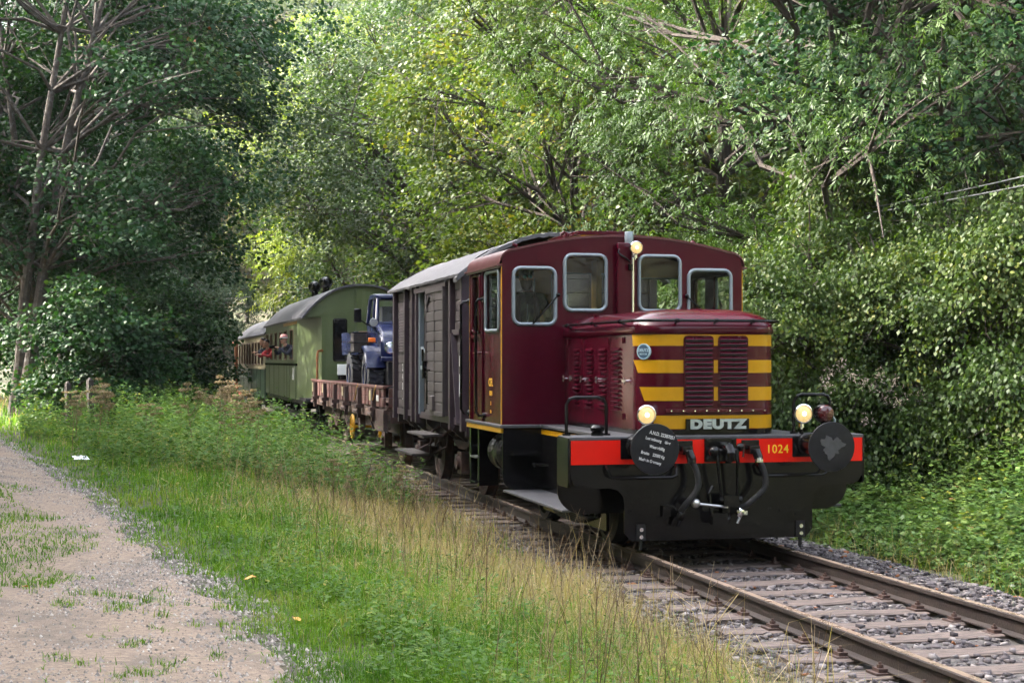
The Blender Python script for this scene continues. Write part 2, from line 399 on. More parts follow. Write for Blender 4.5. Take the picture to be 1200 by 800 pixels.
    def build(s, name, mat, parent=None, bevel=0.0, smooth=35, loc=None, recalc=True):
        org = Vector(loc) if loc is not None else (wloc(parent) if parent is not None else Vector((0, 0, 0)))
        o = link(name, s.mesh(name, mat, org, smooth, recalc), None, parent, (org - wloc(parent)) if parent is not None else org)
        if bevel:
            b = o.modifiers.new('bevel', 'BEVEL'); b.width = bevel; b.segments = 2; b.limit_method = 'ANGLE'; b.angle_limit = R(40)
        return o

def rrect(x0, x1, y0, y1, r, n=5):
    pts = []
    for cx, cy, a0 in ((x1 - r, y1 - r, 0), (x0 + r, y1 - r, 90), (x0 + r, y0 + r, 180), (x1 - r, y0 + r, 270)):
        for k in range(n + 1):
            a = R(a0 + 90 * k / n); pts.append((cx + r * math.cos(a), cy + r * math.sin(a)))
    return pts
def plate(mb, outline, holes, t, fmap):
    """flat sheet with openings, made by filling a 2D curve; fmap(u, v, w) gives the place of sheet point u, v at thickness w (0..t)"""
    cu = bpy.data.curves.new('sheet', 'CURVE'); cu.dimensions = '2D'; cu.fill_mode = 'BOTH'; cu.extrude = t / 2
    for poly in [outline] + list(holes):
        sp = cu.splines.new('POLY'); sp.points.add(len(poly) - 1); sp.use_cyclic_u = True
        for p, q in zip(sp.points, poly): p.co = (q[0], q[1], 0, 1)
    ob = bpy.data.objects.new('sheet', cu); COL.objects.link(ob)
    dg = bpy.context.evaluated_depsgraph_get()
    me = bpy.data.meshes.new_from_object(ob.evaluated_get(dg))
    bm = bmesh.new(); bm.from_mesh(me); bmesh.ops.remove_doubles(bm, verts=bm.verts, dist=1e-5)
    mb.add([fmap(v.co.x, v.co.y, v.co.z + t / 2) for v in bm.verts], [tuple(v.index for v in f.verts) for f in bm.faces])
    bm.free(); bpy.data.meshes.remove(me); bpy.data.objects.remove(ob); bpy.data.curves.remove(cu)
    return mb
def lettering(name, text, size, mat, parent, loc, rot, extrude=0.0015, bold=0.0, align='CENTER', spacing=1.0, xscale=1.0, label=None):
    cu = bpy.data.curves.new(name, 'FONT'); cu.body = text; cu.size = size; cu.extrude = extrude; cu.offset = bold
    cu.align_x = align; cu.align_y = 'CENTER'; cu.space_character = spacing
    ob = bpy.data.objects.new(name, cu); COL.objects.link(ob)
    me = bpy.data.meshes.new_from_object(ob.evaluated_get(bpy.context.evaluated_depsgraph_get()))
    bpy.data.objects.remove(ob); bpy.data.curves.remove(cu)
    me.materials.clear(); me.materials.append(MATS[mat])
    o = link(name, me, None, parent, Vector(loc) - wloc(parent), rot); o.scale = (xscale, 1, 1)
    if label: o['label'] = label
    return o
def copy_tree(o, parent=None):
    c = o.copy(); COL.objects.link(c); c.parent = parent
    for ch in list(o.children): copy_tree(ch, c)
    return c
FRONT = (R(90), 0, 0)            # a face looking towards -Y
LEFT = (R(90), 0, R(-90))        # a face looking towards -X
# ------------------------------------------------------------------ terrain
GX = [-160, -70, -34, -18, -12, -9, -6.5, -5, -4, -2.7, -1.9, 1.9, 2.5, 4.5, 7, 12, 30, 70, 160]
GZ = [60, 30, 11, 2.4, 0.9, 0.45, 0.16, 0.12, 0.02, -0.20, -0.30, -0.30, -0.24, -0.05, 0.5, 2.6, 12, 32, 60]
def wob(x, y, s, a): return a * (np.sin(x * s + 1.3 * np.sin(y * s * 0.7)) + np.sin(y * s * 1.13 + 1.7 * np.sin(x * s * 0.6 + 2))) * 0.5
_VN = np.random.default_rng(77).random((64, 64))
def vn(x, y, s):
    """smooth value noise, about -1..1"""
    x = np.asarray(x, float) * s + 100; y = np.asarray(y, float) * s + 100
    i = np.floor(x).astype(int); j = np.floor(y).astype(int); u = x - i; v = y - j; u = u * u * (3 - 2 * u); v = v * v * (3 - 2 * v)
    g = lambda a, b: _VN[a % 64, b % 64]
    return 2 * ((g(i, j) * (1 - u) + g(i + 1, j) * u) * (1 - v) + (g(i, j + 1) * (1 - u) + g(i + 1, j + 1) * u) * v) - 1
def gz(x, y):
    x = np.asarray(x, float); y = np.asarray(y, float)
    z = np.interp(x, GX, GZ)
    far = np.interp(y, [66, 85, 140, 230, 330], [0, 3.0, 21.0, 44, 58])
    near = np.interp(np.abs(x), [1.9, 3.2], [0, 1])
    return np.where(far > 0, np.maximum(z, z * 0.3 + far), z) + (wob(x, y, 1.1, 0.035) + wob(x, y, 3.1, 0.015)) * near + wob(x, y, 0.09, 1.2) * np.interp(np.abs(x), [14, 40], [0, 1])
xs = np.unique(np.concatenate([np.linspace(-150, -20, 30), np.linspace(-20, 12, 130), np.linspace(12, 150, 30)]))
ys = np.unique(np.concatenate([np.linspace(-60, -16, 14), np.linspace(-16, 40, 150), np.linspace(40, 330, 60)]))
XX, YY = np.meshgrid(xs, ys)
V = np.stack([XX, YY, gz(XX, YY)], -1).reshape(-1, 3)
ny, nx = XX.shape
ii = (np.arange(ny - 1)[:, None] * nx + np.arange(nx - 1)[None, :]).ravel()
F = np.stack([ii, ii + 1, ii + nx + 1, ii + nx], -1)
ground = link('ground', np_mesh('ground', V, F, mat='earth', smooth=True))
props(ground, 'grassy valley floor rising to wooded slopes on both sides', kind='structure')

# footpath: edges read off the photograph, on the ground
path_R = [(-12.6, 38), (-9.9, 27), (-8.04, 19.06), (-6.73, 11.43), (-5.68, 5.14), (-5.39, 1.35), (-4.93, -1.18), (-4.75, -3.18), (-4.53, -5.45), (-4.2, -10), (-4.1, -15), (-4.2, -24)]
path_L = [(-14.4, 38), (-11.7, 27), (-9.9, 19), (-8.7, 11), (-8.3, 5), (-8.2, 1.3), (-8.2, -1.2), (-8.2, -3.2), (-8.2, -5.5), (-8.0, -10), (-8.0, -15), (-8.2, -24)]
prY = np.array([p[1] for p in path_R])[::-1]; prX = np.array([p[0] for p in path_R])[::-1]
plX = np.array([p[0] for p in path_L])[::-1]
def path_right(y): return np.interp(y, prY, prX) + wob(y * 1.0, y * 0.7 + 3, 2.3, 0.10) + wob(y, y * 2, 7.1, 0.04)
def path_left(y): return np.interp(y, prY, plX) + wob(y * 1.2, y * 0.5 + 9, 1.9, 0.12)
py_ = np.linspace(-24, 38, 260)
nc = 14
PV = []
for t in np.linspace(0, 1, nc):
    x = path_left(py_) * (1 - t) + path_right(py_) * t
    PV.append(np.stack([x, py_, gz(x, py_) + 0.012 - 0.03 * (abs(t - 0.5) > 0.49)], -1))
PV = np.stack(PV, 1)
ii = (np.arange(259)[:, None] * nc + np.arange(nc - 1)[None, :]).ravel()
path = link('path', np_mesh('path', PV.reshape(-1, 3), np.stack([ii, ii + 1, ii + nc + 1, ii + nc], -1), mat='path_dirt', smooth=True))
props(path, 'pale stony dirt footpath curving beside the railway', kind='structure')
ISLAND = [(-7.28, 8.86), (-6.4, 4.07), (-5.99, 0.81), (-6.04, -1.17), (-6.48, -1.97), (-8.6, -2.4), (-8.9, 10.0)]
def in_poly(x, y, poly):
    c = np.zeros(x.shape, bool); n = len(poly)
    for i in range(n):
        x0, y0 = poly[i]; x1, y1 = poly[(i + 1) % n]
        c ^= ((y0 > y) != (y1 > y)) & (x < (x1 - x0) * (y - y0) / (y1 - y0 + 1e-12) + x0)
    return c
def bare(x, y):
    """0 = grows, 1 = trodden path"""
    b = (x > path_left(y)) & (x < path_right(y) - .10 + .16 * vn(x, y, 2.6) + .16 * vn(x, y, 9.))
    jx = x + vn(x, y, 2.2) * .35 + vn(x, y, 8.) * .12; jy = y + vn(y + 9, x, 1.4) * .6
    isl = in_poly(jx, jy, ISLAND) & (vn(x, y, 5.5) + .5 * vn(x, y, 13.) > -.75)
    strip = (np.abs(x + 5.75 + 0.05 * y) < 0.75) & (y < -1.4) & (vn(x, y, 4.5) + .8 * vn(x + 7, y, 11.) + .5 * vn(x, y, 23.) > 0.55 + .7 * np.abs(x + 5.75 + .05 * y))
    return b & ~isl & ~strip

# ballast bed
bx = np.linspace(-2.1, 2.4, 46); by = np.concatenate([np.linspace(-16, 6, 200), np.linspace(6.2, 74, 150)])
BX, BY = np.meshgrid(bx, by)
BZ = np.interp(BX, [-2.1, -1.5, -1.2, 1.4, 1.9, 2.4], [-0.36, -0.21, -0.19, -0.19, -0.20, -0.34]) + RNG.normal(0, 0.008, BX.shape)
ny, nx = BX.shape
ii = (np.arange(ny - 1)[:, None] * nx + np.arange(nx - 1)[None, :]).ravel()
ballast = link('ballast', np_mesh('ballast', np.stack([BX, BY, BZ], -1).reshape(-1, 3), np.stack([ii, ii + 1, ii + nx + 1, ii + nx], -1), mat='ballast_bed', smooth=True))
props(ballast, 'grey crushed stone bed under the railway track', kind='structure')

def chips(name, P, size, mat):
    n = len(P); a = RNG.uniform(0, 6.28, n)[:, None] + np.array([0, 1.4, 3.1, 4.6])[None] + RNG.normal(0, .25, (n, 4)); r = size[:, None] * RNG.uniform(.4, .65, (n, 4))
    base = np.stack([np.cos(a) * r, np.sin(a) * r, np.full((n, 4), -.25) * size[:, None]], -1)
    top = np.concatenate([RNG.normal(0, .16, (n, 1, 2)), RNG.uniform(.16, .42, (n, 1, 1))], -1) * size[:, None, None]
    V = np.concatenate([base, top], 1) + P[:, None, :]
    F = (np.arange(n)[:, None, None] * 5 + np.array([(0, 1, 4), (1, 2, 4), (2, 3, 4), (3, 0, 4)])[None]).reshape(-1, 3)
    return link(name, np_mesh(name, V.reshape(-1, 3), F, np.repeat(RNG.random(n), 4), mat))
def stones(name, P, size, mat, rnd=None, flat=0.6):
    n = len(P)
    c = np.array([(-1, -1, -1), (1, -1, -1), (1, 1, -1), (-1, 1, -1), (-1, -1, 1), (1, -1, 1), (1, 1, 1), (-1, 1, 1)], float)
    v = c[None] * (1 + RNG.uniform(-0.42, 0.32, (n, 8, 3)))
    v *= (size[:, None] * np.stack([RNG.uniform(0.7, 1.25, n), RNG.uniform(0.6, 1.0, n), RNG.uniform(flat * 0.6, flat * 1.2, n)], -1))[:, None, :] * 0.5
    a = RNG.uniform(0, 6.28, n); b = RNG.normal(0, 0.35, n)
    ca, sa, cb, sb = np.cos(a), np.sin(a), np.cos(b), np.sin(b)
    x, y, z = v[..., 0], v[..., 1], v[..., 2]
    y, z = y * cb[:, None] - z * sb[:, None], y * sb[:, None] + z * cb[:, None]
    x, y = x * ca[:, None] - y * sa[:, None], x * sa[:, None] + y * ca[:, None]
    V = np.stack([x, y, z], -1) + P[:, None, :]
    f = np.array([(3, 2, 1, 0), (4, 5, 6, 7), (0, 1, 5, 4), (1, 2, 6, 5), (2, 3, 7, 6), (3, 0, 4, 7)])
    F = (np.arange(n)[:, None, None] * 8 + f[None]).reshape(-1, 4)
    r = RNG.random(n) if rnd is None else rnd
    return link(name, np_mesh(name, V.reshape(-1, 3), F, np.repeat(r, 6), mat))
n = 26000
sx = RNG.uniform(-1.95, 2.35, n); sy = -12.5 + 17.5 * RNG.random(n) ** 1.15
keep = (np.abs(np.abs(sx) - 0.7535) > 0.10)
sx, sy = sx[keep], sy[keep]
sz = np.interp(sx, [-2.1, -1.5, -1.2, 1.4, 1.9, 2.4], [-0.36, -0.21, -0.19, -0.19, -0.20, -0.34])
ssz = RNG.uniform(0.024, 0.058, len(sx))
on_sl = (np.abs(sx) < 1.28) & (np.abs(((sy + 60) % 0.6) - 0.3) < 0.112)
keep = ~on_sl | (RNG.random(len(sx)) < 0.04)
sz = sz + RNG.uniform(-0.01, 0.018, len(sx)) + np.where(on_sl, 0.02, 0)
rn = RNG.random(len(sx)) * 0.97; rn[RNG.random(len(sx)) < 0.02] = 1
props(stones('ballast_stones', np.stack([sx, sy, sz], -1)[keep], ssz[keep], 'stone_ballast', rn[keep]), 'loose grey and pinkish ballast stones round the sleepers', 'gravel', kind='stuff')
# path gravel, thicker in a washed-out patch and along the edge
n = 125000
gy = -9.0 + 30 * RNG.random(n) ** 2.2
t = RNG.random(n); gx = path_left(gy) * (1 - t) + (path_right(gy) + 0.18) * t
cl = wob(gx, gy, 2.7, 1.0) + wob(gy, gx, 6.3, 0.5)
patch = np.exp(-(((gx + 5.55) / 0.5) ** 2 + ((gy + 1.3) / 0.9) ** 2)) * 2.2
edge = np.exp(-((gx - path_right(gy)) / 0.22) ** 2) * 0.8
cl = vn(gx, gy, 2.5) + .6 * vn(gx, gy, 7)
keep = RNG.random(n) < np.clip(0.34 + 0.38 * cl + patch + .45 * edge - 0.9 * in_poly(gx, gy, ISLAND), 0.04, 1)
gx, gy = gx[keep], gy[keep]
gs = RNG.gamma(1.6, 0.0075, len(gx)) + 0.008; gs = np.minimum(gs, 0.07)
props(chips('path_gravel', np.stack([gx, gy, gz(gx, gy) + 0.014], -1), gs, 'stone_path'), 'small pale stones scattered over the dirt footpath', 'gravel', kind='stuff')

# ------------------------------------------------------------------ railway track
track = thing('railway_track', 'single rusty railway track on wooden sleepers', None, (0, 0, -0.2), kind='structure')
HEAD = [(-.034, -.006), (-.028, 0), (.028, 0), (.034, -.006), (.034, -.032), (.008, -.045), (.008, -.128), (.062, -.142), (.062, -.152), (-.062, -.152), (-.062, -.142), (-.008, -.128), (-.008, -.045), (-.034, -.032)]
for sxx in (-0.7535, 0.7535):
    rl = MB().prism([(sxx + a, b) for a, b in HEAD], 'y', -24, 72).build('rail', 'rail_side', track, smooth=30)
    MB().prism([(sxx - .027, 0.0005), (sxx + .027, 0.0005), (sxx + .027, .0025), (sxx - .027, .0025)], 'y', -24, 72).build('running_surface', 'rail_top', rl, smooth=0)
sl_meshes = []
for k in range(5):
    mb = MB(); L = 1.27; rings = []
    for i in range(9):
        x = -L + 2 * L * i / 8
        dz, dy = random.uniform(-.006, .004), random.uniform(-.006, .006)
        rings.append([(x, -.125 + dy, -.11), (x, -.125 + dy, .0 + dz), (x, -.105 + dy, .012 + dz), (x, .105 + dy, .012 + dz + random.uniform(-.004, .004)), (x, .125 + dy, .0 + dz), (x, .125 + dy, -.11)])
    mb.loft(rings); sl_meshes.append(mb.mesh('sleeper', 'sleeper_wood', smooth=25))
fmb = MB().box(-.15, .15, -.08, .08, -.012, .006).box(-.12, -.055, -.05, .05, .006, .03).box(.055, .12, -.05, .05, .006, .03)
for sx_ in (-.088, .088):
    fmb.cyl((sx_, 0, .03), (sx_, 0, .052), .022, n=6).cyl((sx_, 0, .052), (sx_, 0, .068), .011, n=8)
fast = fmb.mesh('fastening', 'rusty_iron', smooth=0)
for k in range(140):
    y = -23.7 + 0.6 * k
    if y > 58: break
    piece('sleeper', sl_meshes[k % 5], track, (random.uniform(-.03, .03), y + random.uniform(-.02, .02), -0.172), (random.uniform(-.01, .01), random.uniform(-.006, .006), random.uniform(-.012, .012) + (math.pi if k % 2 else 0)))
    if -13 < y < 8:
        for sxx in (-0.7535, 0.7535): piece('fastening', fast, track, (sxx, y, -0.157))
# ------------------------------------------------------------------ foliage generators
def unit(v): return v / (np.linalg.norm(v, axis=-1, keepdims=True) + 1e-9)
def leaf_mesh(name, C, T, N, size, width, rnd, mat, lobed=False, fold=0.16, droop=0.12):
    """C base points, T direction of the leaf, N its upper side"""
    T = unit(T); B = unit(np.cross(N, T)); N2 = np.cross(T, B)
    if lobed:
        uv = np.array([(0, 0, 0), (.10, -.50, -fold), (.55, -.42, -fold * .8), (1, 0, -droop), (.55, .42, -fold * .8), (.10, .50, -fold)])
        fc = np.array([(0, 1, 2, 3), (0, 3, 4, 5)])
    else:
        uv = np.array([(0, 0, 0), (.42, -.5, -fold * .5), (1, 0, -droop), (.42, .5, -fold * .5)])
        fc = np.array([(0, 1, 2, 3)])
    k = len(uv); n = len(C)
    s = size[:, None, None]
    V = C[:, None, :] + s * (uv[None, :, 0:1] * T[:, None, :] + uv[None, :, 1:2] * width * B[:, None, :] + uv[None, :, 2:3] * N2[:, None, :])
    F = (np.arange(n)[:, None, None] * k + fc[None]).reshape(-1, 4)
    return np_mesh(name, V.reshape(-1, 3), F, np.repeat(rnd, len(fc)), mat)

def spray_leaves(rng, P, D, n_leaf, spread, size, tilt, jitter=0.5, flat=0.22):
    """leaf positions in flat sprays: P spray centres, D outward directions"""
    m = len(P)
    up = np.array([0, 0, 1.0])
    Nn = unit(up[None] + D * tilt + rng.normal(0, 0.18, (m, 3)))
    T = unit(D - Nn * (D * Nn).sum(-1, keepdims=True)); B = np.cross(Nn, T)
    a = rng.uniform(0, 2 * np.pi, (m, n_leaf)); r = np.sqrt(rng.random((m, n_leaf))) * spread
    u, v, w = r * np.cos(a) * 1.15, r * np.sin(a) * 0.85, rng.normal(0, spread * flat, (m, n_leaf))
    C = P[:, None] + u[..., None] * T[:, None] + v[..., None] * B[:, None] + w[..., None] * Nn[:, None]
    C[..., 2] -= 0.25 * (r ** 2) / spread
    LT = T[:, None] * (0.4 + u / spread)[..., None] + B[:, None] * (v / spread)[..., None] + rng.normal(0, 0.45, (m, n_leaf, 3))
    LN = Nn[:, None] + rng.normal(0, jitter, (m, n_leaf, 3))
    return C.reshape(-1, 3), LT.reshape(-1, 3), LN.reshape(-1, 3), np.repeat(np.arange(m), n_leaf)

def tree_data(name, seed, H, r0, cz, RR, n_lump, lump_r, n_spray, n_leaf, spread, leaf, mat, bark, lobed=False, width=0.9, tilt=0.5,
              stems=1, lean=0.03, low=0.15, pinnate=False, shell=0.55, weep=0.0, offset=(0, 0), jitter=0.5):
    """returns (trunk mesh, crown mesh): limbs run from the stem to leaf lumps spread through the crown's volume"""
    rng = np.random.default_rng(seed); rnd = random.Random(seed)
    wood = MB()
    stem_pts = []
    for s in range(stems):
        a = rnd.uniform(0, 6.28); sp = 0.0 if stems == 1 else 0.22
        pts, rs = [], []
        px, py = sp * math.cos(a + s * 3.0), sp * math.sin(a + s * 3.0)
        for i in range(11):
            t = i / 10
            px += rnd.uniform(-lean, lean) * H * 0.12 + (px * 0.18 if stems > 1 else 0) + offset[0] * 0.05; py += rnd.uniform(-lean, lean) * H * 0.12 + offset[1] * 0.05
            pts.append(Vector((px, py, t * H * 0.93 - 0.15))); rs.append(r0 * (1 - 0.85 * t ** 0.9) * (1.35 if i == 0 else 1))
        wood.tube(pts, rs, 10); stem_pts.append(pts)
    lumps = []
    for i in range(n_lump):
        for _ in range(30):
            d = rng.normal(0, 1, 3); d /= np.linalg.norm(d); q = shell + (1 - shell) * rng.random() ** 0.7
            p = np.array([d[0] * RR[0] * q + offset[0], d[1] * RR[1] * q + offset[1], cz + d[2] * RR[2] * q])
            if p[2] > low * H and all(np.linalg.norm(p - l[0]) > lump_r * 0.62 for l in lumps): break
        lr = lump_r * rng.uniform(0.7, 1.25); lumps.append((p, lr))
        st = stem_pts[i % stems]
        hz = min(max((p[2] - np.hypot(p[0], p[1]) * 0.42) * rnd.uniform(.7, 1.2), H * 0.14), H * 0.85); k = int(hz / (H * 0.93) * 10)
        b = st[min(k, 9)].lerp(st[min(k, 9) + 1], 0.5); e = Vector(p)
        lj = (e - b).length * .10
        mid = b.lerp(e, 0.5) + Vector((rnd.uniform(-lj, lj), rnd.uniform(-lj, lj), lj * rnd.uniform(.2, 1.6)))
        r1 = min(r0 * 0.33, 0.02 + 0.011 * (e - b).length)
        seg = [b, b.lerp(mid, .5) + Vector((rnd.uniform(-lj, lj), rnd.uniform(-lj, lj), rnd.uniform(-lj, lj) * .7)), mid, mid.lerp(e, .5) + Vector((rnd.uniform(-lj, lj), rnd.uniform(-lj, lj), rnd.uniform(-lj, lj))), e]
        wood.tube(seg, [r1, r1 * .8, r1 * .62, r1 * .45, r1 * .25], 5)
        for q in range(5):
            e2 = e + Vector(rng.normal(0, lr * 0.55, 3)) * 1.0
            wood.tube([seg[2 + q % 2], seg[3].lerp(e2, .5) + Vector((0, 0, .08)), e2], [r1 * .4, r1 * .28, .006], 4, cap=False)
    P, D, G = [], [], []
    for gi, (p, lr) in enumerate(lumps):
        d = unit(rng.normal(0, 1, (n_spray, 3))); q = rng.random((n_spray, 1)) ** 0.45
        pos = p + d * q * lr * np.array([1, 1, 0.72])
        out = pos - np.array([offset[0] * .6, offset[1] * .6, cz - RR[2] * 0.4]); out[:, 2] *= 0.25
        P.append(pos); D.append(unit(out + rng.normal(0, 0.25, out.shape))); G += [gi] * n_spray
    P = np.concatenate(P); D = np.concatenate(D); G = np.array(G)
    C, T, N, S = spray_leaves(rng, P, D, n_leaf, spread, leaf, tilt, jitter)
    if weep: T = T + np.array([0, 0, -weep])
    sprr = rng.random(len(P)); lumpr = rng.random(n_lump)
    rv = np.clip(0.34 * lumpr[G[S]] + 0.28 * sprr[S] + 0.45 * rng.random(len(C)) - 0.03, 0, 0.999)
    sz = leaf * rng.uniform(0.65, 1.2, len(C))
    if pinnate:   # five leaflets on a drooping stalk
        T = unit(T + np.array([0, 0, -0.35])); B = unit(np.cross(N, T)); N3 = np.cross(T, B)
        LC, LT, LN = [], [], []
        for (a, sd) in ((0.15, 1), (0.2, -1), (0.5, 1), (0.55, -1), (0.85, 0)):
            LC.append(C + T * (a * leaf * 2.0)); LT.append(T * (0.75 if sd else 1.2) + B * sd * 0.75 - N3 * 0.25); LN.append(N3 + B * sd * 0.3)
        C = np.concatenate(LC); T = np.concatenate(LT); N = np.concatenate(LN); rv = np.tile(rv, 5); sz = np.tile(sz, 5)
    cm = leaf_mesh(name + '_crown', C, T, N, sz, width, rv, mat, lobed)
    return wood.mesh(name + '_trunk', bark, recalc=False), cm

def plant_tree(name, data, label, cat, loc, rot=0.0, sc=1.0, group=None, mat=None, szz=None):
    z = float(gz(loc[0], loc[1])) if len(loc) == 2 else loc[2]
    r = thing(name, label, cat, (loc[0], loc[1], z), group)
    r.rotation_euler = (0, 0, rot); r.scale = (sc, sc, szz or sc)
    link('trunk', data[0], None, r); c = link('crown', data[1], None, r); c['kind'] = 'stuff'
    if mat:
        c.material_slots[0].link = 'OBJECT'; c.material_slots[0].material = MATS[mat]
    return r

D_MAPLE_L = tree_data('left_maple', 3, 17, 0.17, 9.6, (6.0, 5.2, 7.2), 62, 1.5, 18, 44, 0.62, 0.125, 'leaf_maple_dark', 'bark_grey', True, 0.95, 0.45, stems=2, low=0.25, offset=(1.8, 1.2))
D_MAPLE = tree_data('big_maple', 8, 15.5, 0.26, 8.6, (6.2, 6.0, 6.6), 64, 1.55, 18, 44, 0.62, 0.115, 'leaf_maple', 'bark_brown', True, 0.95, 0.55, low=0.10)
D_MAPLE_S = tree_data('small_maple', 21, 11, 0.16, 6.4, (3.6, 3.6, 4.6), 46, 1.1, 18, 42, 0.45, 0.085, 'leaf_maple_yellow', 'bark_brown', True, 0.95, 0.55, low=0.2)
D_ASH = tree_data('ash', 14, 14, 0.22, 7.9, (5.4, 5.0, 6.2), 58, 1.35, 23, 17, 0.55, 0.092, 'leaf_ash', 'bark_brown', False, 0.30, 0.6, low=0.22, pinnate=True)
D_LOCUST = tree_data('locust', 31, 15, 0.2, 9.0, (4.6, 4.6, 6.3), 50, 1.4, 20, 13, 0.6, 0.16, 'leaf_locust', 'bark_grey', False, 0.42, 0.4, low=0.15, pinnate=True)
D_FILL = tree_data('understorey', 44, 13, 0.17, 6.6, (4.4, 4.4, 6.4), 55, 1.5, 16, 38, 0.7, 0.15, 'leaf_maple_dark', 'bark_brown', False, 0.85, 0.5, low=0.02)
D_FAR1 = tree_data('far_broadleaf', 51, 14, 0.2, 8.0, (4.4, 4.4, 6.4), 46, 1.6, 11, 20, 0.8, 0.34, 'leaf_far', 'bark_grey', False, 0.85, 0.5, low=0.04)
D_FAR2 = tree_data('far_birch', 57, 15, 0.13, 8.6, (2.9, 2.9, 6.6), 46, 1.1, 12, 20, 0.55, 0.27, 'leaf_far', 'bark_grey', False, 0.5, 0.2, low=0.04, weep=1.6, jitter=0.9)
D_SHRUB = tree_data('leafy_shrub', 63, 4.2, 0.05, 2.1, (2.2, 1.8, 1.95), 40, 0.75, 13, 24, 0.36, 0.12, 'leaf_maple_dark', 'bark_brown', True, 0.95, 0.5, stems=2, low=0.02, shell=0.4)
D_VINE = tree_data('vine_thicket', 71, 4.6, 0.06, 2.1, (1.9, 1.7, 2.3), 52, 0.56, 20, 28, 0.30, 0.075, 'leaf_vine', 'bark_brown', False, 0.72, 0.9, stems=2, low=-0.02, shell=0.55, weep=0.7, jitter=0.8)
D_IVY = tree_data('climber_column', 77, 6.4, 0.06, 3.6, (0.75, 0.75, 3.7), 44, 0.42, 20, 24, 0.28, 0.08, 'leaf_vine', 'bark_brown', False, 0.72, 1.0, low=0.02, shell=0.6, weep=0.9)

# ---- trees left of the path
plant_tree('maple_tree', D_MAPLE_L, 'tall twin stemmed maple with lichen grey trunk beside the footpath', 'tree', at_depth(12, 42)[:2], 0.0)
plant_tree('maple_tree', D_MAPLE_L, 'maple with brown mossy trunk just behind the twin stemmed maple', 'tree', at_depth(58, 47)[:2], 2.2, 1.02)
plant_tree('maple_tree', D_MAPLE_L, 'dark green maple leaning towards the green coach over tall weeds', 'tree', at_depth(70, 56)[:2], 0.6, 0.9)
plant_tree('leafy_shrub', D_SHRUB, 'broad leafy shrub with dark green leaves beside the lichen grey trunk', 'shrub', at_depth(112, 39)[:2], 0.5, 0.9)
plant_tree('leafy_shrub', D_SHRUB, 'dark shrub behind the pale weed heads, left of the cream coach', 'shrub', at_depth(205, 58)[:2], 2.4, 1.1)
for i, (px, Z, sc, rot) in enumerate([(-40, 52, 1.05, 1), (60, 66, 1.0, 2), (140, 76, .9, 3), (20, 80, 1.2, 4), (110, 92, 1.2, 5), (215, 84, .6, 1.5), (190, 62, .42, 2.5), (262, 90, .42, 0)]):
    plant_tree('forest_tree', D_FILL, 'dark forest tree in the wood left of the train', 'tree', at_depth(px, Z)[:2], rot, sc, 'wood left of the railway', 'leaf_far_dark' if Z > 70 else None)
for i, (x, y, rot) in enumerate([(-14.5, 19, 1), (-13.8, 10, 2), (-14.6, 1, 3.3), (-13.6, -8, 4.2), (-15, -17, 5), (-21, 14, 2.5), (-22, 3, 1.5), (-21.5, -9, .7), (-20, 25, 3), (-24, -20, 4), (-17.4, 14.5, 5.5), (-17.8, 5.5, .3), (-17.2, -3.8, 1.2), (-17.6, -12.5, 2.2), (-11.6, -21, 3.8)]):  # out of view; middle row added to keep sun patches off the path
    plant_tree('maple_tree', D_MAPLE_L, 'unseen maple along the left side of the footpath, shading it', 'tree', (x, y), rot, 1.0, 'maples lining the footpath')
for i, (x, y, rot, sc) in enumerate([(-9, -34, 1, 1), (-2, -38, 2, 1.05), (5, -39, 3, 1), (11, -33, 4, 1.05), (16, -25, 5, 1), (20, -30, 2.5, 1.1), (2, -48, 3.5, 1.2)]):  # unseen trees added behind the camera to darken reflections in the paint
    plant_tree('maple_tree', D_MAPLE, 'unseen maple added behind the camera to darken reflections on the locomotive', 'tree', (x, y), rot, sc, 'unseen maples added behind the camera')
# ---- trees right of the track
plant_tree('maple_tree', D_MAPLE, 'broad maple with orange tinged leaves overhanging the green coach', 'tree', at_depth(452, 60)[:2], 0.3)
plant_tree('maple_tree', D_MAPLE, 'dense dark maple behind the plank sided goods van', 'tree', at_depth(545, 47)[:2], 2.0, 0.86)
plant_tree('locust_tree', D_LOCUST, 'sunlit yellow green locust tree beside the wooded valley gap', 'tree', at_depth(428, 73)[:2], 0.9, 1.15)
plant_tree('locust_tree', D_LOCUST, 'feathery pale locust tree rising behind the broad orange tinged maple', 'tree', at_depth(560, 60)[:2], 2.9, 1.12, None, 'leaf_ash')
plant_tree('maple_tree', D_MAPLE_S, 'small maple with bright yellow leaf clumps above the locomotive cab', 'tree', at_depth(672, 33)[:2], 1.1, 1.05)
plant_tree('maple_tree', D_MAPLE_S, 'tall yellowing maple rising behind the small bright yellow one', 'tree', at_depth(690, 43)[:2], 3.4, 1.45)
plant_tree('ash_tree', D_ASH, 'large feathery ash tree with climber covered trunk beside the locomotive', 'tree', at_depth(985, 25)[:2], 0.4, 0.98)
plant_tree('ash_tree', D_ASH, 'ash tree with light green crown behind the locomotive cab', 'tree', at_depth(850, 31)[:2], 2.1, 0.92)
plant_tree('maple_tree', D_MAPLE, 'dark maple with broad leaves right of the climber covered ash', 'tree', at_depth(1225, 25)[:2], 4.0, 0.8, None, 'leaf_maple_dark')
plant_tree('ash_tree', D_ASH, 'ash tree standing on the slope behind the dark broad leaved maple', 'tree', at_depth(1120, 36)[:2], 5.0, 1.1)
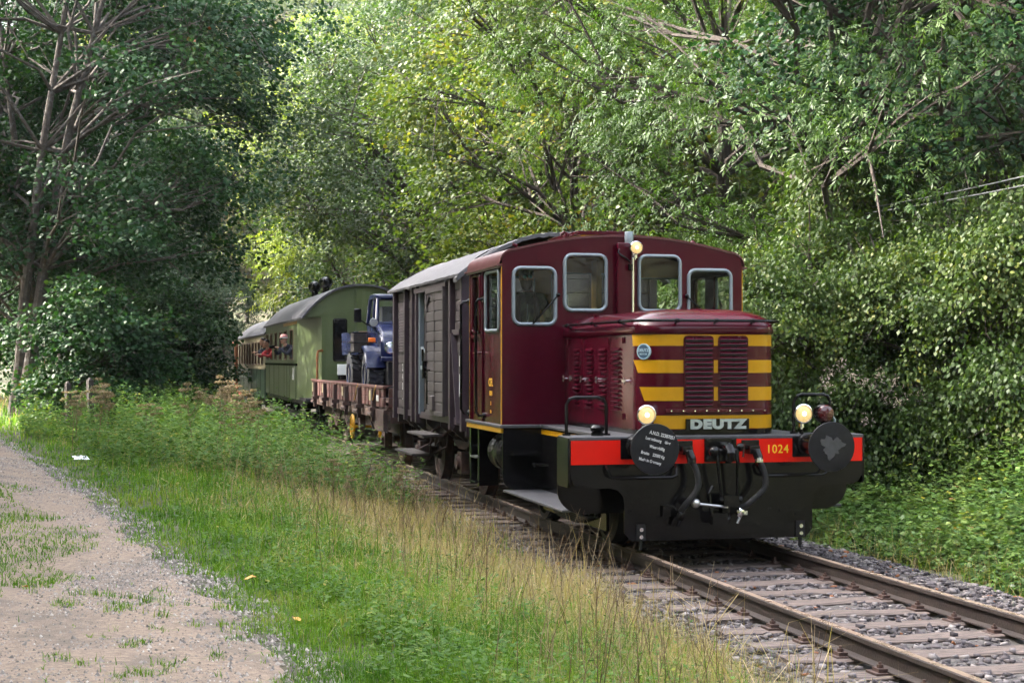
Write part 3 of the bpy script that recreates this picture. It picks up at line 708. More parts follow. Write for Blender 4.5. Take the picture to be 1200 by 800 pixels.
for i, (px, Z, sc, rot) in enumerate([(470, 76, 1.1, 0), (610, 62, 1.1, 1), (735, 50, 1.05, 2), (800, 42, .95, 3), (905, 41, 1.0, 4), (1010, 38, .95, 5), (1110, 45, 1.1, 6), (1190, 36, 1, .6), (1260, 34, 1, 1.6), (660, 75, 1.3, 2.6), (560, 90, 1.3, 3.6), (860, 58, 1.3, 4.6), (1000, 55, 1.3, 5.6), (1150, 60, 1.4, 2.2), (760, 70, 1.4, .2), (640, 46, .7, 1.9)]):
    plant_tree('forest_tree', D_FILL, 'forest tree on the wooded slope right of the train', 'tree', at_depth(px, Z)[:2], rot, sc, 'wood right of the railway', 'leaf_maple' if i % 2 else 'leaf_maple_dark')
# ---- far hillside
hr = random.Random(9)
k = 0
for Z in (100, 112, 124, 138, 152, 168, 186, 206, 228, 252, 278, 304):
    for px in range(60, 700, int(42 + (228 - Z) * 0.10)):
        q = px + hr.uniform(-16, 16)
        if (Z < 115 or Z > 240) and not (190 < q < 480): continue
        x, y, _ = at_depth(q, Z + hr.uniform(-5, 5))
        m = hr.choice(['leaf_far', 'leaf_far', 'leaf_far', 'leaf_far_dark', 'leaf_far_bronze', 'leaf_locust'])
        kind = {'leaf_far': ('mid green', 'hillside trees, mid green'), 'leaf_far_dark': ('dark bluish green', 'hillside trees, dark bluish green'), 'leaf_far_bronze': ('bronze tinted', 'hillside trees, bronze tinted'), 'leaf_locust': ('bright yellow green', 'hillside trees, yellow green')}[m]
        b = hr.random() < 0.4
        plant_tree('birch_tree' if b else 'broadleaf_tree', D_FAR2 if b else D_FAR1, ('%s %s on the far wooded hillside' % (kind[0], 'weeping birch' if b else 'broadleaf tree')), 'tree', (x, y), hr.uniform(0, 6), hr.uniform(0.75, 1.1), kind[1] + (', birches' if b else ''), m)
# ---- thicket beside the track on the right
for i, (px, Z, sc, rot, lab) in enumerate([(905, 22.5, .82, 0, 'climber draped thicket right behind the locomotive hood'), (958, 23.0, 1.0, 1.2, 'bright hop covered thicket behind the round red lamp'),
        (1040, 22.6, .95, 2.3, 'tangled climbing thicket at the foot of the ash trunk'), (1105, 22.0, .85, 3.1, 'low tangled thicket right of the ash trunk'),
        (1175, 21.5, .95, 4.4, 'shaded climbing thicket below the dark broad leaved maple'), (1240, 20.5, .95, 5.2, 'climbing thicket at the end of the bramble bank'),
        (850, 27, .9, .8, 'climber thicket hidden behind the locomotive cab')]):
    plant_tree('climbing_thicket', D_VINE, lab, 'shrub', at_depth(px, Z)[:2], rot, sc)
plant_tree('climbing_plant', D_IVY, 'column of bright climbing leaves wrapped round the ash trunk', 'climber', at_depth(985, 24.6)[:2], 0.0, 1.0)
for i, (px, Z, sc, rot) in enumerate([(940, 31, 1.2, 0), (1080, 30, 1.2, 1), (1160, 29, 1.2, 2), (1010, 33, 1.3, 3), (870, 34, 1.2, 4), (1230, 27, 1.2, 5)]):
    plant_tree('leafy_shrub', D_SHRUB, 'leafy shrub in the dim wood behind the thicket', 'shrub', at_depth(px, Z)[:2], rot, sc, 'shrubs behind the thicket', 'leaf_maple')
# ------------------------------------------------------------------ grass, weeds, brambles
def field_points(n, z0, z1, px0, px1, p=1.0, rng=RNG):
    """points on the ground inside a wedge in front of the camera position, denser near"""
    u = rng.random(n)
    Z = (z0 ** (1 - p) + u * (z1 ** (1 - p) - z0 ** (1 - p))) ** (1 / (1 - p)) if p != 1 else z0 * (z1 / z0) ** u
    t = (rng.uniform(px0, px1, n) - 600) / FPX
    x = CAM_LOC[0] + Z * (FW[0] + t * RT[0]); y = CAM_LOC[1] + Z * (FW[1] + t * RT[1])
    return x, y, Z
def blades(name, x, y, z, h, w, rnd, mat, lean=0.5, curl=0.5, rng=RNG):
    n = len(x); a = rng.uniform(0, 2 * np.pi, n); b = a + rng.normal(0, 0.9, n)
    sx, sy = np.cos(a), np.sin(a); lx, ly = np.cos(b + 1.57), np.sin(b + 1.57)
    L = np.abs(rng.normal(0, lean, n)) * h; Cc = L * (1 + curl)
    P0 = np.stack([x, y, z - 0.01], -1)
    P1 = P0 + np.stack([lx * L * .35, ly * L * .35, h * .55], -1)
    P2 = P0 + np.stack([lx * Cc, ly * Cc, h * np.clip(1 - 0.35 * (Cc / (h + 1e-6)) ** 2, .3, 1)], -1)
    S = np.stack([sx, sy, np.zeros(n)], -1) * w[:, None] * .5
    V = np.stack([P0 - S, P0 + S, P1 + S * .8, P1 - S * .8, P2 + S * .12, P2 - S * .12], 1)
    F = (np.arange(n)[:, None, None] * 6 + np.array([(0, 1, 2, 3), (3, 2, 4, 5)])[None]).reshape(-1, 4)
    return link(name, np_mesh(name, V.reshape(-1, 3), F, np.repeat(rnd, 2), mat))
def left_zone(x, y): return x < np.interp(y, [-20, -5, -2, 1, 6, 14, 30, 60], [-1.75, -1.75, -1.6, -1.4, -1.35, -1.4, -1.5, -1.6]) + wob(x * 0 + y, y, 3.0, 0.15)

# short and verge grass
x, y, Z = field_points(215000, 6.6, 62, -120, 1150, 1.75)
ok = left_zone(x, y) & ~bare(x, y) & (y < 46)
x, y, Z = x[ok], y[ok], Z[ok]
dp = x - path_right(y)                         # metres from the path's edge towards the track
hgt = np.where(dp < 0, 0.06, np.interp(dp, [0, 0.35, 0.9, 2.2, 3.2], [0.05, 0.10, 0.18, 0.25, 0.28]))
hgt = hgt * (1.0 + .35 * vn(x, y, 1.3) + .30 * vn(x, y, 5.)) * RNG.uniform(0.5, 1.25, len(x)) + 0.015
dry = np.interp(dp, [0.5, 1.5, 2.2, 2.9, 3.5], [0.03, 0.12, 0.38, 0.75, .85]) + 0.25 * vn(x, y, 1.1) + .15 * vn(x, y, 4.) + 0.12 * (y < 8)
dry = np.where(dp < 0.9, 0.02, dry)
isdry = RNG.random(len(x)) < dry
rnd = np.where(isdry, RNG.uniform(0.72, 1, len(x)), np.clip(.32 + .20 * vn(x, y, .9) + .16 * vn(x, y, 3.1) + RNG.normal(0, .16, len(x)), 0, .68))
w = np.maximum(0.0045, 0.00052 * Z) * RNG.uniform(0.7, 1.5, len(x)) * np.where(isdry, 0.7, 1)
props(blades('grass', x, y, gz(x, y), hgt, w, rnd, 'grass_mix', np.where(isdry, 1.0, .55), 0.8), 'mixed green and straw coloured grass between footpath and railway', 'grass', kind='stuff')

# low leafy plants in the grass
def leafy(name, x, y, Z, hgt, n_leaf, size, mat, label, cat, rndv=None, rng=RNG, width=0.62, up=0.25, z0=None):
    m = len(x); base = np.stack([x, y, gz(x, y) if z0 is None else z0], -1)
    t = rng.random((m, n_leaf)) ** 0.7
    a = rng.uniform(0, 2 * np.pi, (m, 1)) + np.arange(n_leaf)[None] * 2.4 + rng.normal(0, .3, (m, n_leaf))
    lean = rng.normal(0, 0.13, (m, 1, 2))
    C = base[:, None] + np.concatenate([lean * (hgt[:, None, None] * t[..., None]), (hgt[:, None] * t)[..., None]], -1)
    T = np.stack([np.cos(a), np.sin(a), up + rng.normal(0, .25, (m, n_leaf))], -1)
    N = np.stack([-np.cos(a) * .25, -np.sin(a) * .25, np.ones_like(a)], -1) + rng.normal(0, .25, (m, n_leaf, 3))
    s = (size * np.sqrt(np.maximum(1, Z / 16)))[:, None] * rng.uniform(.5, 1.2, (m, n_leaf)) * (1.15 - .5 * t)
    rv = np.clip((rng.random((m, 1)) if rndv is None else rndv[:, None]) * .6 + rng.random((m, n_leaf)) * .42, 0, .999)
    me = leaf_mesh(name, C.reshape(-1, 3), T.reshape(-1, 3), N.reshape(-1, 3), s.ravel(), width, rv.ravel(), mat)
    return props(link(name, me), label, cat, kind='stuff')
x, y, Z = field_points(19000, 7.5, 40, 60, 1050, 1.5)
dp = x - path_right(y)
ok = left_zone(x + .25, y) & (dp > 0.3) & (RNG.random(len(x)) < np.interp(dp, [.3, .8, 2.5, 3.3], [.4, 1, .8, .25])) & (vn(x, y, 1.6) + .7 * vn(x, y, 5) > -.35)
x, y, Z = x[ok], y[ok], Z[ok]
leafy('herb_leaves', x, y, Z, RNG.uniform(.05, .34, len(x)), 7, RNG.uniform(.03, .075, len(x)), 'weed_green', 'small broad leaved herbs growing through the verge grass', 'herbs')
# tall green weeds in front of the wagons
x, y, Z = field_points(9000, 22, 60, 20, 620, 1.15)
dp = x - path_right(y); ctr = wob(x, y, 0.8, 1)
ok = left_zone(x + .1, y) & (dp > 0.9 + .4 * ctr) & (y > 6.5 + 2 * ctr + np.interp(x, [-6, -2], [4, 0])) & (y < 46)
x, y, Z = x[ok], y[ok], Z[ok]
hh = np.interp(y, [6, 9, 16, 22, 40], [.35, .70, .92, .95, 1.05]) * RNG.uniform(.45, 1.15, len(x)) * (1 + .2 * wob(x, y, 1.9, 1)) * np.interp(x - path_right(y), [.8, 2], [.6, 1])
leafy('tall_weeds', x, y, Z, hh * 1.12, 16, RNG.uniform(.05, .10, len(x)), 'weed_green', 'waist high green weeds growing beside the wagons', 'weeds', up=.1)
# dry stalks
def stalks(name, x, y, h, r, label, rng=RNG, bend=.2, branch=True):
    mbv, mbf, rn = [], [], []; o = 0
    for i in range(len(x)):
        z = float(gz(x[i], y[i])); lx, ly = rng.normal(0, bend, 2) * h[i]; rv = rng.random()
        segs = [[(x[i], y[i], z), (x[i] + lx * .3, y[i] + ly * .3, z + h[i] * .5), (x[i] + lx, y[i] + ly, z + h[i])]]
        if branch:
            for _ in range(rng.integers(0, 4)):
                t = rng.uniform(.45, .95); bx_, by_ = rng.normal(0, .13, 2) * h[i]
                p = (x[i] + lx * t ** 1.6, y[i] + ly * t ** 1.6, z + h[i] * t)
                segs.append([p, (p[0] + bx_ * .6, p[1] + by_ * .6, p[2] + .08 * h[i]), (p[0] + bx_, p[1] + by_, p[2] + .2 * h[i])])
        for si, sg in enumerate(segs):
            for j, p in enumerate(sg):
                rr = r[i] * (1, .75, .45)[j] * (1 if si == 0 else .6)
                for k in range(3): mbv.append((p[0] + rr * math.cos(2.1 * k), p[1] + rr * math.sin(2.1 * k), p[2]))
            for j in range(2):
                for k in range(3): mbf.append((o + j * 3 + k, o + j * 3 + (k + 1) % 3, o + j * 3 + 3 + (k + 1) % 3, o + j * 3 + 3 + k)); rn.append(rv)
            o += 9
    return props(link(name, np_mesh(name, np.array(mbv), np.array(mbf), np.array(rn), 'dry_weed')), label, 'weeds', kind='stuff')
x, y, Z = field_points(5000, 8.0, 38, 250, 1100, 1.3)
dp = x - path_right(y)
ok = left_zone(x + .1, y) & (dp > 1.0) & (RNG.random(len(x)) < np.interp(dp, [1, 2.4, 3.4], [.12, .55, 1])) & (vn(x, y, 1.4) + .5 * vn(x, y, 5) > -.3)
x, y, Z = x[ok], y[ok], Z[ok]
stalks('dry_stalks', x, y, RNG.uniform(.25, .78, len(x)), np.maximum(.0032, .0002 * Z), 'thin brown dry stalks standing in the verge grass')
# straw wisps between verge and rail
x, y, Z = field_points(60000, 8.5, 36, 380, 1100, 1.4)
ok = (x > -2.75) & (x < -1.22 + wob(x * 0 + y, y, 2.1, .25)) & (RNG.random(len(x)) < np.interp(x, [-2.75, -2.1, -1.6, -1.2], [.5, .9, .35, .08]))
x, y, Z = x[ok], y[ok], Z[ok]
hh = RNG.uniform(.06, .34, len(x)) * np.interp(x, [-2.2, -1.3], [1, .6])
props(blades('straw', x, y, gz(x, y) + np.interp(x, [-2, -1.6], [0, .08]), hh, np.maximum(.003, .0003 * Z) * RNG.uniform(.6, 1.2, len(x)), np.where(RNG.random(len(x)) < .2, RNG.random(len(x)) * .6, RNG.uniform(.72, 1, len(x))), 'grass_mix', 0.9, .9),
      'bleached straw tangled along the edge of the ballast', 'grass', kind='stuff')
n_ = 260
x = RNG.uniform(-2.7, -1.25, n_); y = RNG.uniform(-8, 9, n_)
props(blades('arching_straw', x, y, gz(x, y) + .05, RNG.uniform(.3, .72, n_), RNG.uniform(.005, .009, n_), RNG.uniform(.82, 1, n_), 'grass_mix', .55, .9), 'long pale straw blades arching over beside the near rail', 'grass', kind='stuff')
# brambles and nettles on the right bank
x, y, Z = field_points(17000, 9.5, 34, 830, 1330, 1.5)
ok = (x > 2.12 + .3 * wob(x * 0 + y, y, 2.0, 1) - .2 * (y > 3)) & (x < 6.2)
x, y, Z = x[ok], y[ok], Z[ok]
hh = np.interp(x, [2.0, 2.7, 4.0, 5.5], [.14, .36, .60, 1.0]) * RNG.uniform(.3, 1.2, len(x)) * (1 + .25 * wob(x, y, 1.8, 1))
leafy('bramble_bank', x, y, Z * .75, hh, 13, RNG.uniform(.06, .13, len(x)), 'leaf_bramble', 'low brambles and nettles covering the bank right of the track', 'brambles', np.clip(.38 + .35 * vn(x, y, 1.3) + RNG.normal(0, .22, len(x)), 0, 1), up=.05, width=.7)
x, y, Z = field_points(17000, 9, 30, 900, 1330, 1.5)
ok = (x > 1.95) & (x < 2.9 + .4 * wob(x, y, 1.3, 1))
x, y, Z = x[ok], y[ok], Z[ok]
props(blades('dry_bank_grass', x, y, gz(x, y), RNG.uniform(.1, .42, len(x)), np.maximum(.003, .0003 * Z), np.where(RNG.random(len(x)) < .4, RNG.random(len(x)) * .7, RNG.uniform(.72, 1, len(x))), 'grass_mix', .7, .8), 'dry brownish grass along the foot of the bramble bank', 'grass', kind='stuff')
# clematis seed heads in the thicket
sp = [at_depth(px, 20.6 + .5 * random.random(), py) for px, py in [(974, 436), (985, 428), (998, 441), (1009, 447), (1022, 452), (1038, 466), (1055, 470), (968, 452), (1030, 440), (1075, 462), (1048, 446), (1016, 492)]]
C = np.concatenate([np.array(p) + RNG.normal(0, .045, (34, 3)) for p in sp]); N = RNG.normal(0, 1, C.shape); T = RNG.normal(0, 1, C.shape)
props(link('seed_fluff', leaf_mesh('seed_fluff', C, T, N, np.full(len(C), .045), .35, RNG.random(len(C)), 'seed_fluff')), 'pale fluffy clematis seed heads dotted over the thicket', 'seed heads', kind='stuff')

# umbel plants that stand out above the weeds, each a thing of its own
def umbel(seed):
    rng = np.random.default_rng(seed); st = MB(); heads, rr = [], []
    st.tube([(0, 0, -.05), (.02, .01, .5), (.0, .03, 1.0)], [.010, .008, .005], 5)
    tops = [((.0, .03, 1.0), .10)]
    for k in range(6):
        a = rng.uniform(0, 6.28); z = rng.uniform(.55, .85); q = rng.uniform(.12, .26)
        e = (q * math.cos(a), q * math.sin(a), z + rng.uniform(.12, .25)); tops.append((e, rng.uniform(.05, .085)))
        st.tube([(.01, .02, z - .12), (e[0] * .5, e[1] * .5, z), e], [.005, .004, .003], 4)
    for (c, r) in tops:
        for j in range(14):
            a = j * 2.4; q = r * math.sqrt((j + .5) / 14)
            p = (c[0] + q * math.cos(a), c[1] + q * math.sin(a), c[2] + .05 - q * q * 2)
            st.tube([c, p], [.002, .0015], 3, cap=False)
            heads.append(np.array(p) + rng.normal(0, .008, (9, 3)))
    C = np.concatenate(heads); N = np.array([0, 0, 1.0]) + rng.normal(0, .4, C.shape); T = rng.normal(0, 1, C.shape)
    return st.mesh('umbel_stem', None, smooth=60, recalc=False), leaf_mesh('umbel_heads', C, T, N, np.full(len(C), .024), .8, np.clip(rng.normal(.6, .25, len(C)), 0, 1), 'umbel_flower')
UMB = [umbel(s) for s in (1, 2, 3)]
pm('dry_stem', (0.16, 0.12, 0.06), 0.8, var=0.3)
for u in UMB: u[0].materials.append(MATS['dry_stem'])
ul = random.Random(4)
for i in range(40):
    if i < 24: p = at_depth(ul.uniform(75, 300), ul.uniform(28, 42))
    elif i < 34: p = at_depth(ul.uniform(380, 560), ul.uniform(20, 25))
    else: p = at_depth(ul.uniform(262, 300), ul.uniform(34, 40))
    if p[0] > -1.75 or p[0] < float(path_right(p[1])) + .7: continue
    o = thing('umbel_plant', 'dry brown umbel plant rising from the tall weeds' if i < 24 or i >= 34 else 'yellowing umbel plant in front of the goods van steps', 'wild plant', (p[0], p[1], float(gz(p[0], p[1]))), 'umbel plants in the weeds' if i < 24 or i >= 34 else 'umbel plants by the goods van')
    o.rotation_euler = (ul.uniform(-.1, .1), ul.uniform(-.1, .1), ul.uniform(0, 6)); s_ = ul.uniform(1.0, 1.45) if i >= 34 else (ul.uniform(.8, 1.2) if i < 24 else ul.uniform(.5, .7)); o.scale = (s_, s_, s_)
    link('stem', UMB[i % 3][0], None, o); c = link('flower_heads', UMB[i % 3][1], None, o); c['kind'] = 'stuff'

# litter and posts
def ground_thing(name, mb, mat, label, cat, loc, rot=(0, 0, 0)):
    o = link(name, mb.mesh(name, mat), None, None, loc, rot); return props(o, label, cat)
mb = MB(); rg = []
for i in range(6): rg.append([(-.17 + .34 * j / 5 + random.uniform(-.02, .02), -.11 + .22 * i / 5, .02 + random.uniform(-.012, .022)) for j in range(6)])
mb.loft(rg, closed=False, cap=False)
gp = on_ground(95, 543, .16)
ground_thing('paper_sheet', mb, 'paper', 'crumpled white paper lying in the grass beside the footpath', 'paper', (gp[0], gp[1], float(gz(*gp)) + .11), (0.3, 0, 0.4)).scale = (.75, .75, .75)
for i, (px, py, lab, s_) in enumerate([(286, 679, 'large orange fallen leaf on the edge of the footpath', 1.0), (352, 727, 'yellow fallen leaf in the grass at the path edge', .8), (33, 697, 'small orange leaf on the stony footpath', .6)]):
    q = on_ground(px, py, .13); mb = MB()
    mb.add([(0, 0, 0), (.05, -.06, .012), (.11, -.045, .03), (.17, 0, .01), (.11, .05, .035), (.05, .06, .01), (.08, 0, .006)], [(0, 1, 6), (1, 2, 6), (2, 3, 6), (3, 4, 6), (4, 5, 6), (5, 0, 6)])
    o = ground_thing('fallen_leaf', mb, 'yellow_leaf', lab, 'leaf', (q[0], q[1], float(gz(*q)) + .045), (0.1, -.1, i * 2.1)); o.scale = (s_ * .62,) * 3
for px, py, Z, lab in [(107, 437, 36, 'taller weathered wooden post below the leafy shrub'), (81, 441, 37, 'thin weathered post half hidden by the leafy shrub')]:
    b = at_depth(px, Z); z = float(gz(b[0], b[1])); top = at_depth(px, Z, py + 8)[2]; w_ = .06
    mb = MB().prism([(-w_, -w_), (w_, -w_), (w_, w_), (-w_, w_)], 'z', -.2, max(.35, top - z)).cyl((0, 0, max(.35, top - z)), (0, 0, max(.35, top - z) + .05), w_ * 1.1, w_ * .4, 8)
    ground_thing('wooden_post', mb, 'old_wood', lab, 'post', (b[0], b[1], z), (0.03, -.04, .5))
# utility pole and wires
pb = at_depth(663, 44); pz = float(gz(pb[0], pb[1]))
pole = thing('utility_pole', 'wooden utility pole rising behind the goods van roof', 'pole', (pb[0], pb[1], pz))
ptop = at_depth(663, 44, 238)[2]
MB().cyl((pb[0], pb[1], pz - .3), (pb[0], pb[1], ptop), .15, .11, 12).build('shaft', 'old_wood', pole)
MB().box(pb[0] - .55, pb[0] + .75, pb[1] - .19, pb[1] - .11, ptop - .3, ptop - .2).build('crossarm', 'old_wood', pole)
ends = [(pb[0] + .7, pb[1] - .15, ptop - .17), (pb[0] + .3, pb[1] - .15, ptop - .17)]
for e in ends: MB().lathe([(.02, -.04), (.035, 0), (.03, .05), (.04, .07), (.01, .1)], e, n=10).build('insulator', 'white_paint', pole)
for (e, q, lab) in [(ends[0], at_depth(1215, 19, 203), 'upper overhead wire sagging in front of the ash tree'), (ends[1], at_depth(1215, 19, 214), 'lower overhead wire sagging in front of the ash tree'), (ends[1], at_depth(262, 88, 350), 'overhead wire running towards the far end of the coaches')]:
    a, b = Vector((e[0], e[1], e[2] + .09)), Vector(q); pts = []
    for i in range(25):
        t = i / 24; p = a.lerp(b, t); p.z -= 4 * t * (1 - t) * .5; pts.append(p)
    o = MB().tube(pts, .009, 5).build('overhead_wire', 'wire', None, loc=pts[0]); props(o, lab, 'wire')

# ------------------------------------------------------------------ air
hz = MB().box(-170, 170, -70, 340, -2.0, 88.0).build('haze', None, None, smooth=0, loc=(0, 130, 40))
hm = bpy.data.materials.new('haze'); hm.use_nodes = True; hm.node_tree.nodes.clear()
ho = hm.node_tree.nodes.new('ShaderNodeOutputMaterial'); hv = hm.node_tree.nodes.new('ShaderNodeVolumePrincipled')
hv.inputs['Color'].default_value = (0.86, 0.92, 1.0, 1); hv.inputs['Density'].default_value = 0.0002; hv.inputs['Anisotropy'].default_value = 0.3
hm.node_tree.links.new(hv.outputs[0], ho.inputs['Volume']); hz.data.materials.append(hm)
props(hz, 'thin bluish haze hanging in the wooded valley', 'haze', kind='stuff')
# ------------------------------------------------------------------ locomotive
LX = -0.03
loco = thing('diesel_locomotive', 'maroon diesel shunting locomotive with yellow striped hood and red buffer beam', 'locomotive', (LX, 3.0, 0.0))
def fy(y): return lambda u, v, w: (u, y + w, v)
# front plate, red band, beam box
half = [(0, .14), (.89, .14), (.96, .22), (.96, .50), (.975, .57), (1.02, .62), (1.09, .645), (1.38, .645), (1.45, .675), (1.485, .74), (1.49, .82), (1.49, 1.125), (0, 1.125)]
out = [(LX - x, z) for x, z in half[::-1]][1:-1] + [(LX + x, z) for x, z in half]
fp = MB(); plate(fp, out, [], .025, fy(.585))
front = fp.build('front_plate', 'black', loco, smooth=30)
MB().box(LX - 1.487, LX + 1.487, .578, .583, .872, 1.122).build('red_band', 'red', front, smooth=0)
for sd in (-1, 1):
    x0, x1 = LX + sd * 1.49, LX + sd * 1.515
    MB().prism([(.585, 1.125), (.98, 1.125), (.98, .70), (.94, .655), (.62, .655), (.59, .68), (.585, .72)], 'x', min(x0, x1), max(x0, x1)).build('beam_end', 'black', loco, bevel=.004)
    bo = [(LX + sd * .80, 1.12), (LX + sd * 1.51, 1.12), (LX + sd * 1.51, .60)] + [(LX + sd * (1.51 - .26 + .26 * math.cos(R(a))), .60 - .23 * math.sin(R(a))) for a in range(10, 91, 10)] + [(LX + sd * .80, .37)]
    bk = MB(); plate(bk, bo, [], .02, fy(.985)); bk.build('rear_beam_plate', 'black', loco)
    MB().box(*sorted((LX + sd * 1.02, LX + sd * 1.46)), 1.0, 3.52, .385, .41).build('step_board', 'footplate', loco, bevel=.004)
    MB().box(*sorted((LX + sd * .98, LX + sd * 1.02)), 1.0, 5.4, .40, 1.10).build('frame_side', 'black', loco)
    MB().box(*sorted((LX + sd * 1.02, LX + sd * 1.025)), 1.0, 3.52, 1.03, 1.085).build('yellow_edge', 'yellow', loco, smooth=0)
    po = [(LX + sd * .9, 1.1), (LX + sd * 1.47, 1.1), (LX + sd * 1.47, .57)] + [(LX + sd * (1.47 - .14 + .14 * math.cos(R(a))), .55 - .14 * math.sin(R(a))) for a in range(15, 91, 15)] + [(LX + sd * .9, .41)]
    pp = MB(); plate(pp, po, [], .02, fy(3.52)); pp.build('step_panel', 'black', loco)
    st = MB().box(*sorted((LX + sd * 1.06, LX + sd * 1.40)), 3.28, 3.52, .80, .835)
    for k in range(8): st.obox((LX + sd * (1.08 + .042 * k), 3.272, .8175), (.03, .012, .03), Matrix.Rotation(R(45), 3, 'Y'))
    st.build('tread_step', 'black', loco)
    MB().cyl((LX + sd * 1.12, 3.40, .70), (LX + sd * .98, 3.2, .70), .022).ball((LX + sd * 1.13, 3.41, .70), .04).build('drain_cock', 'black', loco)
    # lower frame with axle spring and bolts
    MB().box(*sorted((LX + sd * 1.0, LX + sd * 1.03)), .95, 3.4, .20, .385).build('spring_plate', 'black', loco)
    bb = MB()
    for k in range(9): bb.cyl((LX + sd * 1.03, 1.25 + .2 * k, .33), (LX + sd * 1.06, 1.25 + .2 * k, .33), .03, n=6)
    for k in range(5): bb.bar((LX + sd * 1.06, 1.4 + .1 * k, .28 - .018 * k), (LX + sd * 1.06, 3.0 - .1 * k, .28 - .018 * k), .05, .014)
    bb.build('leaf_spring', 'black_matt', loco)
    # cab underside: posts, tank, low step
    MB().box(*sorted((LX + sd * 1.38, LX + sd * 1.46)), 5.30, 5.36, .35, 1.06).build('post', 'black', loco)
    MB().box(*sorted((LX + sd * 1.20, LX + sd * 1.44)), 4.92, 5.00, .35, 1.06).build('post', 'black', loco)
    MB().lathe([(.0, 0), (.14, .01), (.20, .06), (.215, .12), (.222, .13), (.222, .17), (.215, .18), (.215, .55), (.222, .56), (.222, .6), (.215, .61), (.2, .70), (.12, .76), (0, .77)], (LX + sd * 1.24, 3.75, .80), (0, 1, 0), 28).build('air_tank', 'black', loco)
    MB().box(*sorted((LX + sd * 1.1, LX + sd * 1.47)), 5.02, 5.30, .68, .70).build('cab_step', 'steel', loco)
    MB().box(*sorted((LX + sd * 1.1, LX + sd * 1.47)), 5.02, 5.30, .38, .40).build('cab_step', 'black', loco)
    MB().box(*sorted((LX + sd * 1.46, LX + sd * 1.49)), 3.52, 5.42, 1.045, 1.098).build('yellow_edge', 'yellow', loco, smooth=0)
# footplate
fo = [(LX - 1.5, .575), (LX + 1.5, .575), (LX + 1.5, 1.0), (LX + 1.04, 1.0), (LX + 1.04, 3.5), (LX + 1.5, 3.5), (LX + 1.5, 5.45), (LX - 1.5, 5.45), (LX - 1.5, 3.5), (LX - 1.04, 3.5), (LX - 1.04, 1.0), (LX - 1.5, 1.0)]
MB().prism(fo, 'z', 1.10, 1.135).build('footplate', 'footplate', loco, bevel=.006)
# underframe and wheels
MB().box(LX - .80, LX + .80, .62, 5.4, .62, 1.09).build('main_frame', 'black_matt', loco)
MB().box(LX - 1.45, LX + 1.45, 5.40, 5.45, .55, 1.09).build('rear_beam', 'black', loco)
def wheelset(parent, y, r=.43, mat='black_matt'):
    ax = MB().cyl((-.95, y, r), (.95, y, r), .07, n=12); o = ax.build('axle', mat, parent)
    for sd in (-1, 1):
        MB().lathe([(.05, -.10), (.12, -.09), (.14, -.04), (r * .80, -.02), (r * .86, -.055), (r, -.055), (r, .055), (r + .03, .065), (r + .03, .085), (r * .86, .085), (r * .8, .03), (.1, .03)], (sd * .755, y, r), (-sd, 0, 0), 32).build('wheel', mat, parent)
    return o
wheelset(loco, 1.75); wheelset(loco, 4.35)
# hood
HC, HW, HF, HR = -.045, .715, .75, .30
def hood_ring(ins, z, rr=None, n=9, back=3.62):
    r = max(.05, (HR if rr is None else rr) - ins * .5); w = HW - ins; f = HF + ins; pts = [(HC - w, back, z), (HC - w, 2.6, z), (HC - w, 1.7, z)]
    for k in range(n + 1):
        a = R(90 * k / n); pts.append((HC - w + r - r * math.cos(a), f + r - r * math.sin(a), z))
    for k in range(n + 1):
        a = R(90 - 90 * k / n); pts.append((HC + w - r + r * math.cos(a), f + r - r * math.sin(a), z))
    return pts + [(HC + w, 1.7, z), (HC + w, 2.6, z), (HC + w, back, z)]
hood = MB().loft([hood_ring(0, 1.135), hood_ring(0, 1.155), hood_ring(0, 2.125)]).build('hood', 'maroon', loco, smooth=50)
MB().loft([hood_ring(.01, 2.10), hood_ring(-.022, 2.128), hood_ring(-.022, 2.16), hood_ring(-.012, 2.20), hood_ring(.012, 2.235), hood_ring(.045, 2.27), hood_ring(.10, 2.305), hood_ring(.18, 2.335), hood_ring(.30, 2.36), hood_ring(.42, 2.37)]).build('hood_top', 'maroon', hood, smooth=60)
MB().box(HC - .012, HC + .012, 1.05, 3.6, 2.366, 2.376).build('hood_seam', 'maroon', hood)
MB().loft([hood_ring(-.004, 1.137), hood_ring(-.004, 1.185)], cap=False).build('hood_skirt', 'black', hood, smooth=50)
def corner_pt(th, off=.003, z=0):
    a = R(th); return (HC - HW + HR - (HR + off) * math.cos(a), HF + HR - (HR + off) * math.sin(a), z)
def band(z1, z0, th1, th0):
    """painted band round the hood front: starts on the left corner at angle th1 (top) / th0 (bottom), wraps the right corner"""
    top, bot, nn = [], [], 10
    for k in range(nn + 1):
        f = k / nn; top.append(corner_pt(th1 + (90 - th1) * f, .003, z1)); bot.append(corner_pt(th0 + (90 - th0) * f, .003, z0))
    for k in range(9):
        a = R(90 - 80 * k / 8); q = (HC + HW - HR + (HR + .003) * math.cos(a), HF + HR - (HR + .003) * math.sin(a))
        top.append((*q, z1)); bot.append((*q, z0))
    MB().loft([bot, top], closed=False, cap=False).build('yellow_band', 'yellow', hood, smooth=50)
band(2.118, 2.00, -2, 4); band(1.862, 1.737, 6, 22); band(1.60, 1.467, 26, 38); band(1.325, 1.195, 50, 62)
MB().box(LX - .50, HC + HW - .2, HF - .028, HF + .004, 1.352, 1.388).build('rail_moulding', 'maroon', hood, bevel=.004)
for k in range(9): MB().cyl((LX - .44 + .12 * k, HF - .034, 1.37), (LX - .44 + .12 * k, HF - .02, 1.37), .008, n=6).build('rivet', 'chrome', hood)
